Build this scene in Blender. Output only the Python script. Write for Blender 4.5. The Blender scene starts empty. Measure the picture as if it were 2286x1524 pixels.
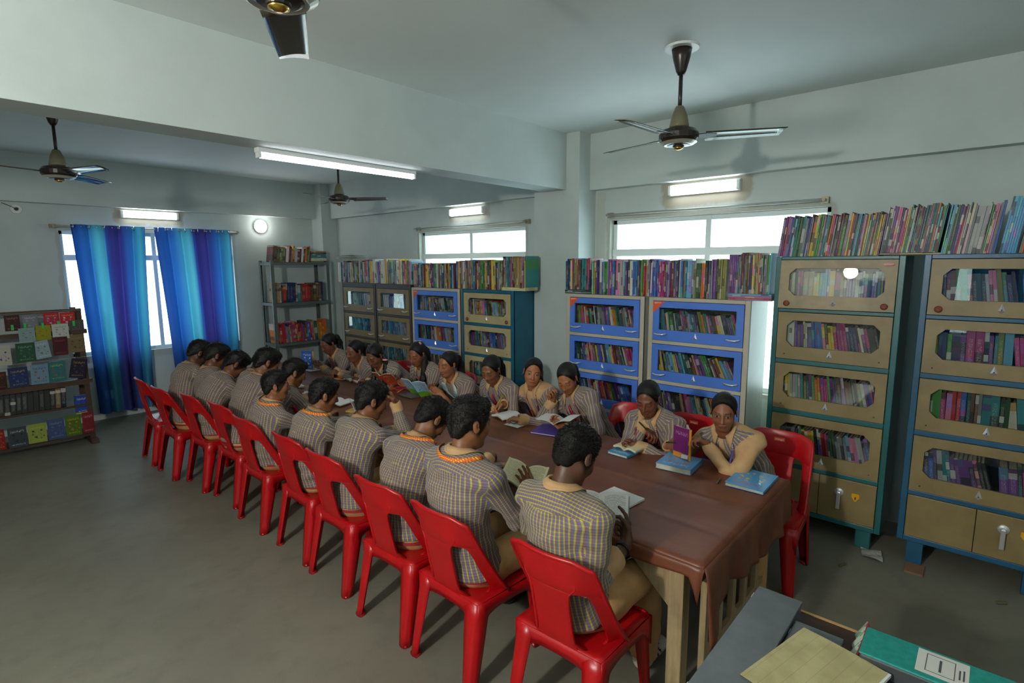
import bpy, math, random
import numpy as np
from mathutils import Vector, Matrix
R0 = random.Random(7)
scene = bpy.context.scene
COL = scene.collection
# ------------------------------------------------------------------ camera
F_PX, YAW, PITCH, ROLL = 1207.28, math.radians(48.208), math.radians(8.2325), math.radians(-0.321)
CAM_Z = 2.0
def _axes():
    cy, sy, cp, sp = math.cos(YAW), math.sin(YAW), math.cos(PITCH), math.sin(PITCH)
    f = Vector((sy*cp, cy*cp, -sp)); r = Vector((cy, -sy, 0)); u = r.cross(f)
    cr, sr = math.cos(ROLL), math.sin(ROLL)
    return r*cr+u*sr, -r*sr+u*cr, f
_r, _u, _f = _axes()
cam_d = bpy.data.cameras.new('camera'); cam = bpy.data.objects.new('camera', cam_d); COL.objects.link(cam)
cam_d.sensor_width = 36; cam_d.lens = F_PX*36/2286; cam_d.clip_start = .05
cam.matrix_world = Matrix(((_r.x, _u.x, -_f.x, 0), (_r.y, _u.y, -_f.y, 0), (_r.z, _u.z, -_f.z, CAM_Z), (0, 0, 0, 1)))
scene.camera = cam
# ------------------------------------------------------------------ world, exposure
EXPOSURE = 0.0
W_STRENGTH = 6.0
KEY_W, ROUND_W, TUBE_S = 330.0, 1.6, 16.0
scene.view_settings.view_transform = 'Standard'; scene.view_settings.look = 'None'
scene.view_settings.gamma = 1; scene.view_settings.use_curve_mapping = False
scene.view_settings.exposure = EXPOSURE
wd = bpy.data.worlds.new('overcast_sky'); scene.world = wd; wd.use_nodes = True
_b = wd.node_tree.nodes['Background']; _b.inputs[0].default_value = (.80, .95, 1, 1); _b.inputs[1].default_value = W_STRENGTH
scene.cycles.use_denoising = True
scene.cycles.max_bounces = 8; scene.cycles.diffuse_bounces = 4; scene.cycles.glossy_bounces = 3
scene.cycles.transparent_max_bounces = 12; scene.cycles.caustics_reflective = False; scene.cycles.caustics_refractive = False
scene.cycles.sample_clamp_indirect = 4
# ------------------------------------------------------------------ node helpers
def lin(c):
    if isinstance(c, str):
        c = tuple(int(c[i:i+2], 16)/255 for i in (0, 2, 4))
    return tuple((x/12.92 if x <= .04045 else ((x+.055)/1.055)**2.4) for x in c[:3]) + (1.0,)
class NT:
    """tiny expression builder over shader nodes"""
    def __init__(s, m): s.m = m; m.use_nodes = True; s.t = m.node_tree; s.n = s.t.nodes; s.l = s.t.links
    def node(s, ty, **kw):
        n = s.n.new(ty)
        for k, v in kw.items(): setattr(n, k, v)
        return n
    def put(s, sock, v):
        if isinstance(v, X): s.l.new(v.o, sock)
        elif hasattr(v, 'is_output'): s.l.new(v, sock)
        else: sock.default_value = v
    def math(s, op, *a, clamp=False):
        n = s.node('ShaderNodeMath', operation=op, use_clamp=clamp)
        for i, v in enumerate(a): s.put(n.inputs[i], v)
        return X(s, n.outputs[0])
    def mix(s, f, a, b, bt='MIX'):
        n = s.node('ShaderNodeMix', data_type='RGBA', blend_type=bt)
        s.put(n.inputs[0], f)
        for i, v in ((6, a), (7, b)):
            s.put(n.inputs[i], lin(v) if isinstance(v, str) else v)
        return n.outputs[2]
    def noise(s, vec=None, scale=5, detail=3, rough=.5, out=0):
        n = s.node('ShaderNodeTexNoise')
        n.inputs['Scale'].default_value = scale; n.inputs['Detail'].default_value = detail; n.inputs['Roughness'].default_value = rough
        if vec is not None: s.put(n.inputs['Vector'], vec)
        return X(s, n.outputs[out])
    def coord(s, which='Object'): return s.node('ShaderNodeTexCoord').outputs[which]
    def sep(s, v):
        n = s.node('ShaderNodeSeparateXYZ'); s.put(n.inputs[0], v); return [X(s, o) for o in n.outputs]
    def comb(s, x, y, z):
        n = s.node('ShaderNodeCombineXYZ')
        for i, v in enumerate((x, y, z)): s.put(n.inputs[i], v)
        return n.outputs[0]
    def ss(s, v, a, b):
        n = s.node('ShaderNodeMapRange', interpolation_type='SMOOTHSTEP'); s.put(n.inputs[0], v)
        n.inputs[1].default_value = a; n.inputs[2].default_value = b; return X(s, n.outputs[0])
    def attr(s, name, ty='GEOMETRY'):
        return s.node('ShaderNodeAttribute', attribute_name=name, attribute_type=ty)
    def bump(s, h, strength=.3, dist=.002):
        n = s.node('ShaderNodeBump'); n.inputs['Strength'].default_value = strength; n.inputs['Distance'].default_value = dist
        s.put(n.inputs['Height'], h); return n.outputs[0]
    @property
    def P(s): return s.n['Principled BSDF']
class X:
    def __init__(s, nt, o): s.nt = nt; s.o = o
    def __add__(s, b): return s.nt.math('ADD', s, b)
    __radd__ = __add__
    def __sub__(s, b): return s.nt.math('SUBTRACT', s, b)
    def __rsub__(s, b): return s.nt.math('SUBTRACT', b, s)
    def __mul__(s, b): return s.nt.math('MULTIPLY', s, b)
    __rmul__ = __mul__
    def __truediv__(s, b): return s.nt.math('DIVIDE', s, b)
    def __lt__(s, b): return s.nt.math('LESS_THAN', s, b)
    def __gt__(s, b): return s.nt.math('GREATER_THAN', s, b)
    def abs(s): return s.nt.math('ABSOLUTE', s)
    def frac(s): return s.nt.math('FRACT', s)
    def floor(s): return s.nt.math('FLOOR', s)
    def sqrt(s): return s.nt.math('SQRT', s)
    def min(s, b): return s.nt.math('MINIMUM', s, b)
    def max(s, b): return s.nt.math('MAXIMUM', s, b)
MATS = {}
def mat(name, col, rough=.6, metal=0, vary=None, scale=8, bump=0, bscale=60, bdist=.002, emit=None, spec=None, coat=0, sheen=0):
    """plain or softly mottled procedural material"""
    if name in MATS: return MATS[name]
    m = bpy.data.materials.new(name); t = NT(m); P = t.P; MATS[name] = m
    P.inputs['Base Color'].default_value = lin(col); P.inputs['Roughness'].default_value = rough; P.inputs['Metallic'].default_value = metal
    if spec is not None: P.inputs['Specular IOR Level'].default_value = spec
    if coat: P.inputs['Coat Weight'].default_value = coat; P.inputs['Coat Roughness'].default_value = .15
    if sheen: P.inputs['Sheen Weight'].default_value = sheen
    if vary:
        n = t.noise(t.coord(), scale, 4, .6)
        t.l.new(t.mix(t.ss(n, .3, .72), col, vary), P.inputs['Base Color'])
    if bump:
        t.l.new(t.bump(t.noise(t.coord(), bscale, 3), bump, bdist), P.inputs['Normal'])
    if emit:
        P.inputs['Emission Color'].default_value = lin(emit[0]); P.inputs['Emission Strength'].default_value = emit[1]
    return m
def glass(name, tint='ffffff', refl=.09, rough=.0):
    if name in MATS: return MATS[name]
    m = bpy.data.materials.new(name); t = NT(m); MATS[name] = m
    t.n.remove(t.P); out = t.n['Material Output']
    tr = t.node('ShaderNodeBsdfTransparent'); tr.inputs[0].default_value = lin(tint)
    gl = t.node('ShaderNodeBsdfGlossy'); gl.inputs['Roughness'].default_value = rough
    lw = t.node('ShaderNodeLayerWeight'); lw.inputs[0].default_value = .5
    fac = t.math('MULTIPLY_ADD', t.math('POWER', X(t, lw.outputs['Facing']), 4.0), .75, refl*.5+.012, clamp=True)
    mx = t.node('ShaderNodeMixShader'); t.put(mx.inputs[0], fac); t.l.new(tr.outputs[0], mx.inputs[1]); t.l.new(gl.outputs[0], mx.inputs[2])
    t.l.new(mx.outputs[0], out.inputs[0]); return m
# ------------------------------------------------------------------ mesh helpers
def tag(o, label=None, cat=None, group=None, kind=None):
    if label: o['label'] = label
    if cat: o['category'] = cat
    if group: o['group'] = group
    if kind: o['kind'] = kind
    return o
def empty(name, loc, rz=0, **kw):
    o = bpy.data.objects.new(name, None); COL.objects.link(o); o.location = loc; o.rotation_euler.z = rz
    o.empty_display_size = .05
    return tag(o, **kw)
def new_obj(name, me, parent=None, loc=(0, 0, 0)):
    o = bpy.data.objects.new(name, me); COL.objects.link(o); o.location = loc
    if parent: o.parent = parent
    return o
def raw_mesh(name, V, F, mats, fm=None, smooth=False, parent=None, org=None):
    V = np.asarray(V, float)
    if org is not None: V = V - np.asarray(org)
    me = bpy.data.meshes.new(name); me.from_pydata(V.tolist(), [], [tuple(f) for f in F])
    for m in (mats if isinstance(mats, (list, tuple)) else [mats]): me.materials.append(m)
    if fm is not None: me.polygons.foreach_set('material_index', np.asarray(fm, np.int32))
    if smooth: me.polygons.foreach_set('use_smooth', np.ones(len(me.polygons), bool))
    me.update(); return new_obj(name, me, parent)
class MB:
    def __init__(s): s.v = []; s.f = []; s.m = []
    def add(s, V, F, mi=0):
        b = len(s.v); s.v += [tuple(map(float, p)) for p in V]; s.f += [tuple(b+i for i in f) for f in F]; s.m += [mi]*len(F); return s
    def box(s, x0, x1, y0, y1, z0, z1, mi=0, M=None):
        V = [(x, y, z) for z in (z0, z1) for y in (y0, y1) for x in (x0, x1)]
        if M is not None: V = [tuple(M @ Vector(p)) for p in V]
        return s.add(V, [(0, 2, 3, 1), (4, 5, 7, 6), (0, 1, 5, 4), (2, 6, 7, 3), (0, 4, 6, 2), (1, 3, 7, 5)], mi)
    def bbox(s, c, d, mi=0, M=None):
        return s.box(c[0]-d[0]/2, c[0]+d[0]/2, c[1]-d[1]/2, c[1]+d[1]/2, c[2]-d[2]/2, c[2]+d[2]/2, mi, M)
    def tube(s, pts, rad, n=8, mi=0, cap=True, flat=1.0):
        pts = [Vector(p) for p in pts]; rings = []
        rad = rad if isinstance(rad, (list, tuple)) else [rad]*len(pts)
        prev = None; V = []
        for i, p in enumerate(pts):
            t = (pts[min(i+1, len(pts)-1)]-pts[max(i-1, 0)])
            t = t.normalized() if t.length > 1e-9 else Vector((0, 0, 1))
            if prev is None:
                a = t.cross(Vector((0, 0, 1)) if abs(t.z) < .9 else Vector((1, 0, 0))).normalized()
            else: a = (prev - t*prev.dot(t)).normalized()
            prev = a; b = t.cross(a)
            V += [p + (a*math.cos(k*2*math.pi/n) + b*math.sin(k*2*math.pi/n)*flat)*rad[i] for k in range(n)]
        F = [(i*n+k, i*n+(k+1) % n, (i+1)*n+(k+1) % n, (i+1)*n+k) for i in range(len(pts)-1) for k in range(n)]
        if cap: F += [tuple(range(n-1, -1, -1)), tuple((len(pts)-1)*n+k for k in range(n))]
        return s.add(V, F, mi)
    def lathe(s, prof, c=(0, 0, 0), n=24, mi=0, M=None):
        V = []; 
        for (r, z) in prof:
            V += [(c[0]+r*math.cos(2*math.pi*k/n), c[1]+r*math.sin(2*math.pi*k/n), c[2]+z) for k in range(n)]
        if M is not None: V = [tuple(M @ Vector(p)) for p in V]
        F = [(i*n+k, i*n+(k+1) % n, (i+1)*n+(k+1) % n, (i+1)*n+k) for i in range(len(prof)-1) for k in range(n)]
        F += [tuple(range(n-1, -1, -1)), tuple((len(prof)-1)*n+k for k in range(n))]
        return s.add(V, F, mi)
    def prism(s, poly, fn, d0, d1, mi=0):
        """poly: 2D points; fn(u,v,d)->xyz"""
        n = len(poly); V = [fn(u, v, d0) for u, v in poly]+[fn(u, v, d1) for u, v in poly]
        F = [tuple(range(n-1, -1, -1)), tuple(range(n, 2*n))]+[(k, (k+1) % n, n+(k+1) % n, n+k) for k in range(n)]
        return s.add(V, F, mi)
    def ring(s, outer, inner, fn, d0, d1, mi=0):
        """frame between two polygons with the same number of points"""
        n = len(outer); V = []
        for d in (d0, d1): V += [fn(u, v, d) for u, v in outer]+[fn(u, v, d) for u, v in inner]
        F = []
        for k in range(n):
            j = (k+1) % n
            F += [(k, n+k, n+j, j), (2*n+k, 2*n+j, 3*n+j, 3*n+k), (k, j, 2*n+j, 2*n+k), (n+k, 3*n+k, 3*n+j, n+j)]
        return s.add(V, F, mi)
    def grid(s, fn, nu, nv, mi=0, closed=False):
        V = [fn(i/nu, j/nv) for j in range(nv+1) for i in range(nu+1)]
        F = [(j*(nu+1)+i, j*(nu+1)+i+1, (j+1)*(nu+1)+i+1, (j+1)*(nu+1)+i) for j in range(nv) for i in range(nu)]
        return s.add(V, F, mi)
    def build(s, name, mats, parent=None, world=True, smooth=False, bevel=0, solid=0, flip=True, segs=2, **kw):
        V = np.array(s.v)
        if parent is not None and world: V = V - np.array(parent.location)
        me = bpy.data.meshes.new(name); me.from_pydata(V.tolist(), [], s.f)
        for m in (mats if isinstance(mats, (list, tuple)) else [mats]): me.materials.append(m)
        me.polygons.foreach_set('material_index', np.array(s.m, np.int32))
        if flip:
            import bmesh
            b = bmesh.new(); b.from_mesh(me); bmesh.ops.recalc_face_normals(b, faces=b.faces); b.to_mesh(me); b.free()
        if smooth: me.polygons.foreach_set('use_smooth', np.ones(len(me.polygons), bool))
        me.update(); o = new_obj(name, me, parent)
        if solid:
            md = o.modifiers.new('s', 'SOLIDIFY'); md.thickness = solid; md.offset = 0
        if bevel:
            md = o.modifiers.new('b', 'BEVEL'); md.width = bevel; md.segments = segs; md.limit_method = 'ANGLE'; md.angle_limit = .7
        if smooth == 'auto' or (bevel and not smooth):
            pass
        return tag(o, **kw)
def text_mesh(txt, size, fn, mat_, name, parent, align='CENTER', depth=0):
    """lettering: flat font outlines mapped through fn(x, y) -> xyz"""
    c = bpy.data.curves.new('txt', 'FONT'); c.body = txt; c.size = size; c.align_x = align; c.align_y = 'CENTER'; c.resolution_u = 2
    to = bpy.data.objects.new('txt', c); COL.objects.link(to)
    dg = bpy.context.evaluated_depsgraph_get(); me0 = to.evaluated_get(dg).to_mesh()
    V = [fn(v.co.x, v.co.y) for v in me0.vertices]; F = [tuple(p.vertices) for p in me0.polygons]
    to.to_mesh_clear(); bpy.data.objects.remove(to); bpy.data.curves.remove(c)
    V = np.array([tuple(p) for p in V])
    if parent is not None: V = V - np.array(parent.matrix_world.translation if False else wloc(parent))
    return raw_mesh(name, V, F, mat_, parent=parent)
def wloc(o):
    p = Vector((0, 0, 0))
    while o: p = p + o.location; o = o.parent
    return p
def copy_tree(o, parent=None, **kw):
    c = o.copy(); COL.objects.link(c); c.parent = parent
    for ch in [x for x in list(o.children)]: copy_tree(ch, c)
    return tag(c, **kw)
# ================================================================== room
XW, YW, ZC = 4.90, 8.60, 3.285          # right wall, back wall, ceiling
XL, YR = -2.2, -2.0                    # left wall and rear wall behind the camera
ZB = 2.735                              # underside of beams
def wall_mat(name, rects=(), axes='yz', col='c1ccca', col2='b7c2c0'):
    m = bpy.data.materials.new(name); t = NT(m)
    co = t.coord(); x, y, z = t.sep(co); a = {'x': x, 'y': y}[axes[0]]
    n1 = t.noise(co, 1.3, 4, .6); n2 = t.noise(co, 14, 5, .7); n3 = t.noise(co, 7, 4, .6)
    c = t.mix(t.ss(n1, .35, .7), col, col2)
    c = t.mix(t.ss(n2, .62, .8)*.25, c, 'a9a799')
    if rects:
        mk = None
        for (a0, a1, z0, z1, w, s) in rects:
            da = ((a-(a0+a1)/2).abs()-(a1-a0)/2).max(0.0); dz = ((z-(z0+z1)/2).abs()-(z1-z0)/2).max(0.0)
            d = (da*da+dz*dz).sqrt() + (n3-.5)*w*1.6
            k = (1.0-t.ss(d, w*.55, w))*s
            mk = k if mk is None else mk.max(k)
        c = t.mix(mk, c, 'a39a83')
    t.l.new(c, t.P.inputs['Base Color']); t.P.inputs['Roughness'].default_value = .75
    t.l.new(t.bump(n2, .25, .004), t.P.inputs['Normal'])
    return m
M_wall = wall_mat('wall_paint')
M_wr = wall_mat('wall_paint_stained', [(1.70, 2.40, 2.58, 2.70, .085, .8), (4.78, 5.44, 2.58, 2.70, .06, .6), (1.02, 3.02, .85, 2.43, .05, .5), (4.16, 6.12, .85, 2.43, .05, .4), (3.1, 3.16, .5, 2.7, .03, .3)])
M_wb = wall_mat('wall_paint_back', [(1.97, 2.66, 2.60, 2.70, .085, .75), (1.33, 3.35, .8, 2.43, .05, .4)], 'xz')
M_floor = bpy.data.materials.new('cement_floor'); _t = NT(M_floor)
_c = _t.coord(); _n1 = _t.noise(_c, .9, 5, .6); _n2 = _t.noise(_c, 6, 5, .65); _n3 = _t.noise(_c, 45, 3, .6)
_k = _t.mix(_t.ss(_n1, .35, .68), '6f6c5f', '7b786b'); _k = _t.mix(_t.ss(_n2, .45, .75)*.45, _k, '605d50'); _k = _t.mix(_t.ss(_n3, .62, .75)*.3, _k, '8d8a7e')
_t.l.new(_k, _t.P.inputs['Base Color']); _t.P.inputs['Roughness'].default_value = .5; _t.P.inputs['Specular IOR Level'].default_value = .35
_t.l.new(_t.bump(_n2, .12, .004), _t.P.inputs['Normal'])
M_ceil = wall_mat('ceiling_paint', col='dde5e3', col2='d8e0de')
def struct(mb, name, m, **kw): return mb.build(name, m, kind='structure', **kw)
T = .22
struct(MB().box(XL-T, XW+T, YR-T, YW+T, -.12, 0), 'floor', M_floor, label='bare grey cement floor of the reading room')
struct(MB().box(XL-T, XW+T, YR-T, YW+T, ZC, ZC+.15), 'ceiling', M_ceil)
def holed(axis, pos0, pos1, a0, a1, holes):
    """wall box slab with rectangular openings, axis = normal axis"""
    mb = MB()
    def bx(p0, p1, z0, z1):
        if axis == 'x': mb.box(pos0, pos1, p0, p1, z0, z1)
        else: mb.box(p0, p1, pos0, pos1, z0, z1)
    cur = a0
    for (h0, h1, z0, z1) in holes:
        bx(cur, h0, 0, ZC); bx(h0, h1, 0, z0); bx(h0, h1, z1, ZC); cur = h1
    bx(cur, a1, 0, ZC); return mb
WZ0, WZ1 = .85, 2.43
W_R = [(1.02, 3.02), (4.16, 6.12)]; W_B = [(1.33, 3.35)]; W_L = [(-.6, 1.0)]
struct(holed('x', XW, XW+T, YR-T, YW+T, [(a, b, WZ0, WZ1) for a, b in W_R]), 'wall_right', M_wr)
struct(holed('y', YW, YW+T, XL-T, XW, [(a, b, WZ0, WZ1) for a, b in W_B]), 'wall_back', M_wb)
struct(holed('x', XL-T, XL, YR-T, YW, [(a, b, WZ0, WZ1) for a, b in W_L]), 'wall_left', M_wall)
struct(MB().box(XL, XW, YR-T, YR, 0, ZC), 'wall_rear', M_wall)
struct(MB().box(XL, 4.6, 3.36, 3.62, ZB, ZC), 'ceiling_beam', M_wall, label='deep white ceiling beam crossing the room')
struct(MB().box(4.60, XW, 3.20, 3.78, 0, ZC), 'column', M_wall, label='white plastered column under the beam end')
struct(MB().box(4.64, XW, 8.28, YW, 0, ZC), 'column_corner', M_wall)
struct(MB().box(4.79, XW, YR, 3.20, ZB, ZC), 'trim_1', M_wall)
struct(MB().box(4.79, XW, 3.78, 8.28, ZB, ZC), 'trim_2', M_wall)
struct(MB().box(XL, 4.64, 8.46, YW, ZB, ZC), 'trim_3', M_wall)
# windows
M_frame = mat('window_frame_grey', 'dbe4e6', .5); M_pane = glass('window_glass', 'f4fbfb', .08); M_bar = mat('window_grille', '8a9296', .5)
def window(n, axis, wall0, a0, a1, sign):
    """frame set mid-wall; axis 'x' -> wall normal along x"""
    d0, d1 = wall0+sign*.07, wall0+sign*.13
    lo, hi = min(d0, d1), max(d0, d1)
    base = ((lo+hi)/2, (a0+a1)/2, WZ0) if axis == 'x' else ((a0+a1)/2, (lo+hi)/2, WZ0)
    r = empty('window_%d' % n, base, kind='structure')
    def bx(mb, p0, p1, z0, z1, e=0):
        if axis == 'x': mb.box(lo-e, hi+e, p0, p1, z0, z1)
        else: mb.box(p0, p1, lo-e, hi+e, z0, z1)
    mb = MB(); w = .045; mid = (a0+a1)/2; zt = 2.10
    bx(mb, a0, a0+w, WZ0, WZ1); bx(mb, a1-w, a1, WZ0, WZ1); bx(mb, a0, a1, WZ1-w, WZ1); bx(mb, a0, a1, WZ0, WZ0+w)
    bx(mb, a0, a1, zt-.035, zt+.035, .012); bx(mb, mid-.025, mid+.025, WZ0, WZ1, .004)
    mb.build('window_frame', M_frame, r, bevel=.004)
    def panes(z0, z1, edges):
        for p0, p1 in edges:
            q = MB(); c = (lo+hi)/2
            if axis == 'x': q.box(c-.003, c+.003, p0, p1, z0, z1)
            else: q.box(p0, p1, c-.003, c+.003, z0, z1)
            q.build('pane', M_pane, r)
    panes(zt+.035, WZ1-w, [(a0+w, mid-.025), (mid+.025, a1-w)])
    q4 = [(a0+w, mid-.025), (mid+.025, a1-w)]
    panes(WZ0+w, zt-.035, q4)
for i, (a, b) in enumerate(W_R): window(i+1, 'x', XW, a, b, 1)
window(3, 'y', YW, W_B[0][0], W_B[0][1], 1)
for i, (a, b) in enumerate(W_L): window(i+4, 'x', XL, a, b, -1)
# curtain rods with end brackets
M_rod = mat('rod_metal', 'b3b6b0', .4, .3); M_brk = mat('rod_bracket', '96927f', .5, .3)
def rod(p0, p1, off, label):
    p0, p1 = Vector(p0), Vector(p1); r = empty('curtain_rod', tuple((p0+p1)/2), label=label, cat='curtain rod')
    MB().tube([p0, p1], .011, 10).build('rod', M_rod, r, smooth=True)
    for p in (p0, p1):
        o = Vector(off); a = p; b = p+o
        mb = MB(); mb.tube([a-(o.normalized()*.02), b], .014, 8); mb.bbox(b, (.05, .05, .05)); mb.build('bracket', M_brk, r)
rod((4.82, 1.06, 2.475), (4.82, 3.00, 2.475), (.055, 0, 0), 'bare metal curtain rod above the near right window')
rod((4.82, 4.10, 2.475), (4.82, 6.10, 2.475), (.055, 0, 0), 'bare metal curtain rod above the far right window')
rod((1.27, 8.50, 2.475), (3.40, 8.50, 2.475), (0, .075, 0), 'curtain rod carrying the blue curtains on the back wall')
# ------------------------------------------------------------------ lamps
M_tube = mat('tube_glow', 'ffffff', .4, emit=('f6fbff', TUBE_S)); M_white = mat('white_plastic', 'dfe4e4', .4); M_round = mat('round_lamp_glow', 'ffffff', .4, emit=('ffffff', 30))
def tube_light(name_loc, axis, a0, a1, z, plane, sgn, label, bw=.10, tw=.045):
    """fitting against plane; a0..a1 along the wall; sgn = direction into the room"""
    loc = (plane, (a0+a1)/2, z) if axis == 'x' else ((a0+a1)/2, plane, z)
    r = empty('tube_light', loc, label=label, cat='light')
    def bx(mb, b0, b1, d0, d1, z0, z1):
        lo, hi = sorted((plane+sgn*d0, plane+sgn*d1))
        if axis == 'x': mb.box(lo, hi, b0, b1, z0, z1)
        else: mb.box(b0, b1, lo, hi, z0, z1)
        return mb
    bx(MB(), a0, a1, 0, .035, z-bw/2, z+bw/2).build('housing', M_white, r, bevel=.006)
    bx(MB(), a0+.03, a1-.03, .035, .065, z-tw, z+tw*.75).build('diffuser', M_tube, r, bevel=.01, segs=3)
    for e in (a0, a1-.03): bx(MB(), e, e+.03, .03, .06, z-bw*.42, z+bw*.42).build('end_cap', M_white, r, bevel=.004)
tube_light(0, 'x', 1.715, 2.37, 2.66, XW, -1, 'lit tube light above the near right window')
tube_light(0, 'x', 4.80, 5.43, 2.655, XW, -1, 'lit tube light above the far right window')
tube_light(0, 'y', 1.975, 2.645, 2.665, YW, -1, 'lit tube light above the blue curtains')
tube_light(0, 'y', 1.2, 2.4, 2.66, YR, 1, 'added fill tube light on the unseen rear wall behind the desk')  # added out of view to brighten the near floor and cabinet fronts
# long tube hung under the beam
r = empty('tube_light', (2.22, 3.56, 2.735), label='long lit tube light fixed under the ceiling beam', cat='light')
MB().box(1.58, 2.83, 3.545, 3.605, 2.705, 2.735).build('housing', M_white, r, bevel=.004)
MB().tube([(1.60, 3.575, 2.690), (2.815, 3.575, 2.690)], .019, 14).build('diffuser', M_tube, r, smooth=True)
for x in (1.585, 2.812): MB().box(x, x+.016, 3.55, 3.60, 2.672, 2.71).build('end_cap', M_white, r)
def round_lamp(p, nrm, label, watt, rad=.095):
    n = Vector(nrm); r = empty('wall_lamp', p, label=label, cat='light')
    M = Matrix.Translation(Vector(p)) @ n.to_track_quat('Z', 'Y').to_matrix().to_4x4()
    MB().lathe([(0, 0), (rad+.008, 0), (rad+.008, .02), (rad-.004, .024), (0, .024)], n=28, M=M).build('housing', M_white, r, smooth=False)
    MB().lathe([(0, .02), (rad-.002, .02), (rad-.01, .035), (rad*.7, .055), (rad*.35, .065), (0, .068)], n=28, M=M).build('diffuser', M_round, r, smooth=True)
    l = bpy.data.lights.new('lamp_glow', 'POINT'); l.shadow_soft_size = rad*.8; l.energy = watt; l.color = (1, .955, .87)
    o = bpy.data.objects.new('lamp_glow', l); COL.objects.link(o); o.parent = r; o.location = n*.17
round_lamp((3.78, YW, 2.585), (0, -1, 0), 'round lit wall lamp on the back wall above the steel rack', ROUND_W)
round_lamp((XL, 1.30, 2.60), (1, 0, 0), 'round lit wall lamp on the left wall', KEY_W, .11)
r = empty('cable_socket', (.97, YW, 2.655), label='small round cable outlet high on the back wall', cat='socket')
_M = Matrix.Translation((.97, YW, 2.655)) @ Matrix.Rotation(math.pi/2, 4, 'X')
MB().lathe([(0, 0), (.055, 0), (.05, .018), (0, .02)], n=20, M=_M).build('plate', M_white, r)
MB().lathe([(0, .018), (.02, .018), (.018, .045), (0, .046)], n=14, M=_M).build('plug', mat('dark_plug', '2b2b26', .5), r)
MB().tube([(.97, YW-.03, 2.655), (.93, YW-.02, 2.68), (.85, YW-.008, 2.72)], .004, 6).build('cord', mat('dark_plug', '2b2b26'), r)
# ------------------------------------------------------------------ curtains
def curtain_mat():
    m = bpy.data.materials.new('curtain_fabric'); t = NT(m); MATS['curtain'] = m
    u, v, _ = t.sep(t.node('ShaderNodeUVMap', uv_map='UVMap').outputs[0])
    ramp = t.node('ShaderNodeValToRGB'); ramp.color_ramp.interpolation = 'LINEAR'
    cs = [(0, '163c82'), (.10, '1f529e'), (.22, '2f68ae'), (.30, '4696b2'), (.40, '52a4b8'), (.46, '305098'), (.52, '302c72'), (.66, '363278'), (.74, '2a529c'), (.86, '347cae'), (.93, '4094ae'), (1, '204a90')]
    el = ramp.color_ramp.elements
    while len(el) < len(cs): el.new(.5)
    for e, (p, c) in zip(el, cs): e.position = p; e.color = lin(c)
    t.put(ramp.inputs[0], u)
    band = t.ss((v-.80).abs(), .045, .04)*.0
    n = t.noise(t.coord(), 300, 2)
    c = ramp.outputs[0]
    t.l.new(c, t.P.inputs['Base Color']); t.P.inputs['Roughness'].default_value = .8
    t.l.new(t.bump(n, .15, .001), t.P.inputs['Normal'])
    tr = t.node('ShaderNodeBsdfTranslucent'); t.l.new(c, tr.inputs[0])
    mx = t.node('ShaderNodeMixShader'); mx.inputs[0].default_value = .3
    t.l.new(t.P.outputs[0], mx.inputs[1]); t.l.new(tr.outputs[0], mx.inputs[2]); t.l.new(mx.outputs[0], t.n['Material Output'].inputs[0])
    return m
M_curt = curtain_mat(); M_ring = mat('steel_ring', 'd5d9dc', .25, .9)
def curtain(axis, plane, top0, top1, bot0, bot1, zb, ph, label, folds=5, sgn=-1):
    nu, nv = 90, 26; zt = 2.50
    loc = ((top0+top1)/2, plane, 0) if axis == 'y' else (plane, (top0+top1)/2, 0)
    r = empty('curtain', loc, label=label, cat='curtain', group='blue striped curtains')
    rng = random.Random(int(ph*10)); V = []; UV = []
    for j in range(nv+1):
        v = j/nv; z = zb+(zt-zb)*v
        for i in range(nu+1):
            u = i/nu
            a = (bot0+(bot1-bot0)*u)*(1-v**1.5)+(top0+(top1-top0)*u)*v**1.5
            amp = .030+.02*(1-v)
            d = amp*math.sin(folds*2*math.pi*u+ph+.5*math.sin(3*v+ph)) + .012*math.sin(folds*5.3*u*2+ph*2+2*v)*(1-v)
            a += .012*math.sin(folds*2*math.pi*u+ph+1.3)
            V.append((a, plane+d, z) if axis == 'y' else (plane+d, a, z)); UV.append((u, v))
    F = [(j*(nu+1)+i, j*(nu+1)+i+1, (j+1)*(nu+1)+i+1, (j+1)*(nu+1)+i) for j in range(nv) for i in range(nu)]
    o = raw_mesh('cloth', V, F, M_curt, smooth=True, parent=r, org=loc)
    uvl = o.data.uv_layers.new(name='UVMap'); li = np.zeros(len(o.data.loops), np.int32); o.data.loops.foreach_get('vertex_index', li)
    uvl.data.foreach_set('uv', np.array(UV)[li].ravel())
    for k in range(folds*2):
        u = (k+.5)/(folds*2); a = top0+(top1-top0)*u
        mb = MB(); c = Vector((a, plane, 2.472)) if axis == 'y' else Vector((plane, a, 2.472))
        n = 14; R_ = .026
        pts = [c+Vector(((0, R_*math.cos(t), R_*math.sin(t)) if axis == 'x' else (0.25*R_*math.cos(t), R_*math.cos(t), R_*math.sin(t)))) for t in np.linspace(0, 2*math.pi, n)]
        mb.tube(pts, .006, 6, cap=False).build('eyelet_ring', M_ring, r, smooth=True)
curtain('y', 8.47, 1.42, 2.20, 1.50, 2.12, .10, .4, 'blue striped curtain on the left half of the back window')
curtain('y', 8.47, 2.32, 3.29, 2.42, 3.30, .14, 2.1, 'blue striped curtain on the right half of the back window, behind the boys', 6)
curtain('x', XL+.13, -.62, .30, -.62, .26, .12, 1.0, 'blue striped curtain on the left wall window, rear half', 5)
curtain('x', XL+.13, .42, 1.10, .50, 1.10, .12, 2.6, 'blue striped curtain on the left wall window, front half', 4)
rod((XL+.13, -.70, 2.475), (XL+.13, 1.2, 2.475), (-.075, 0, 0), 'curtain rod on the left wall')
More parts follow.
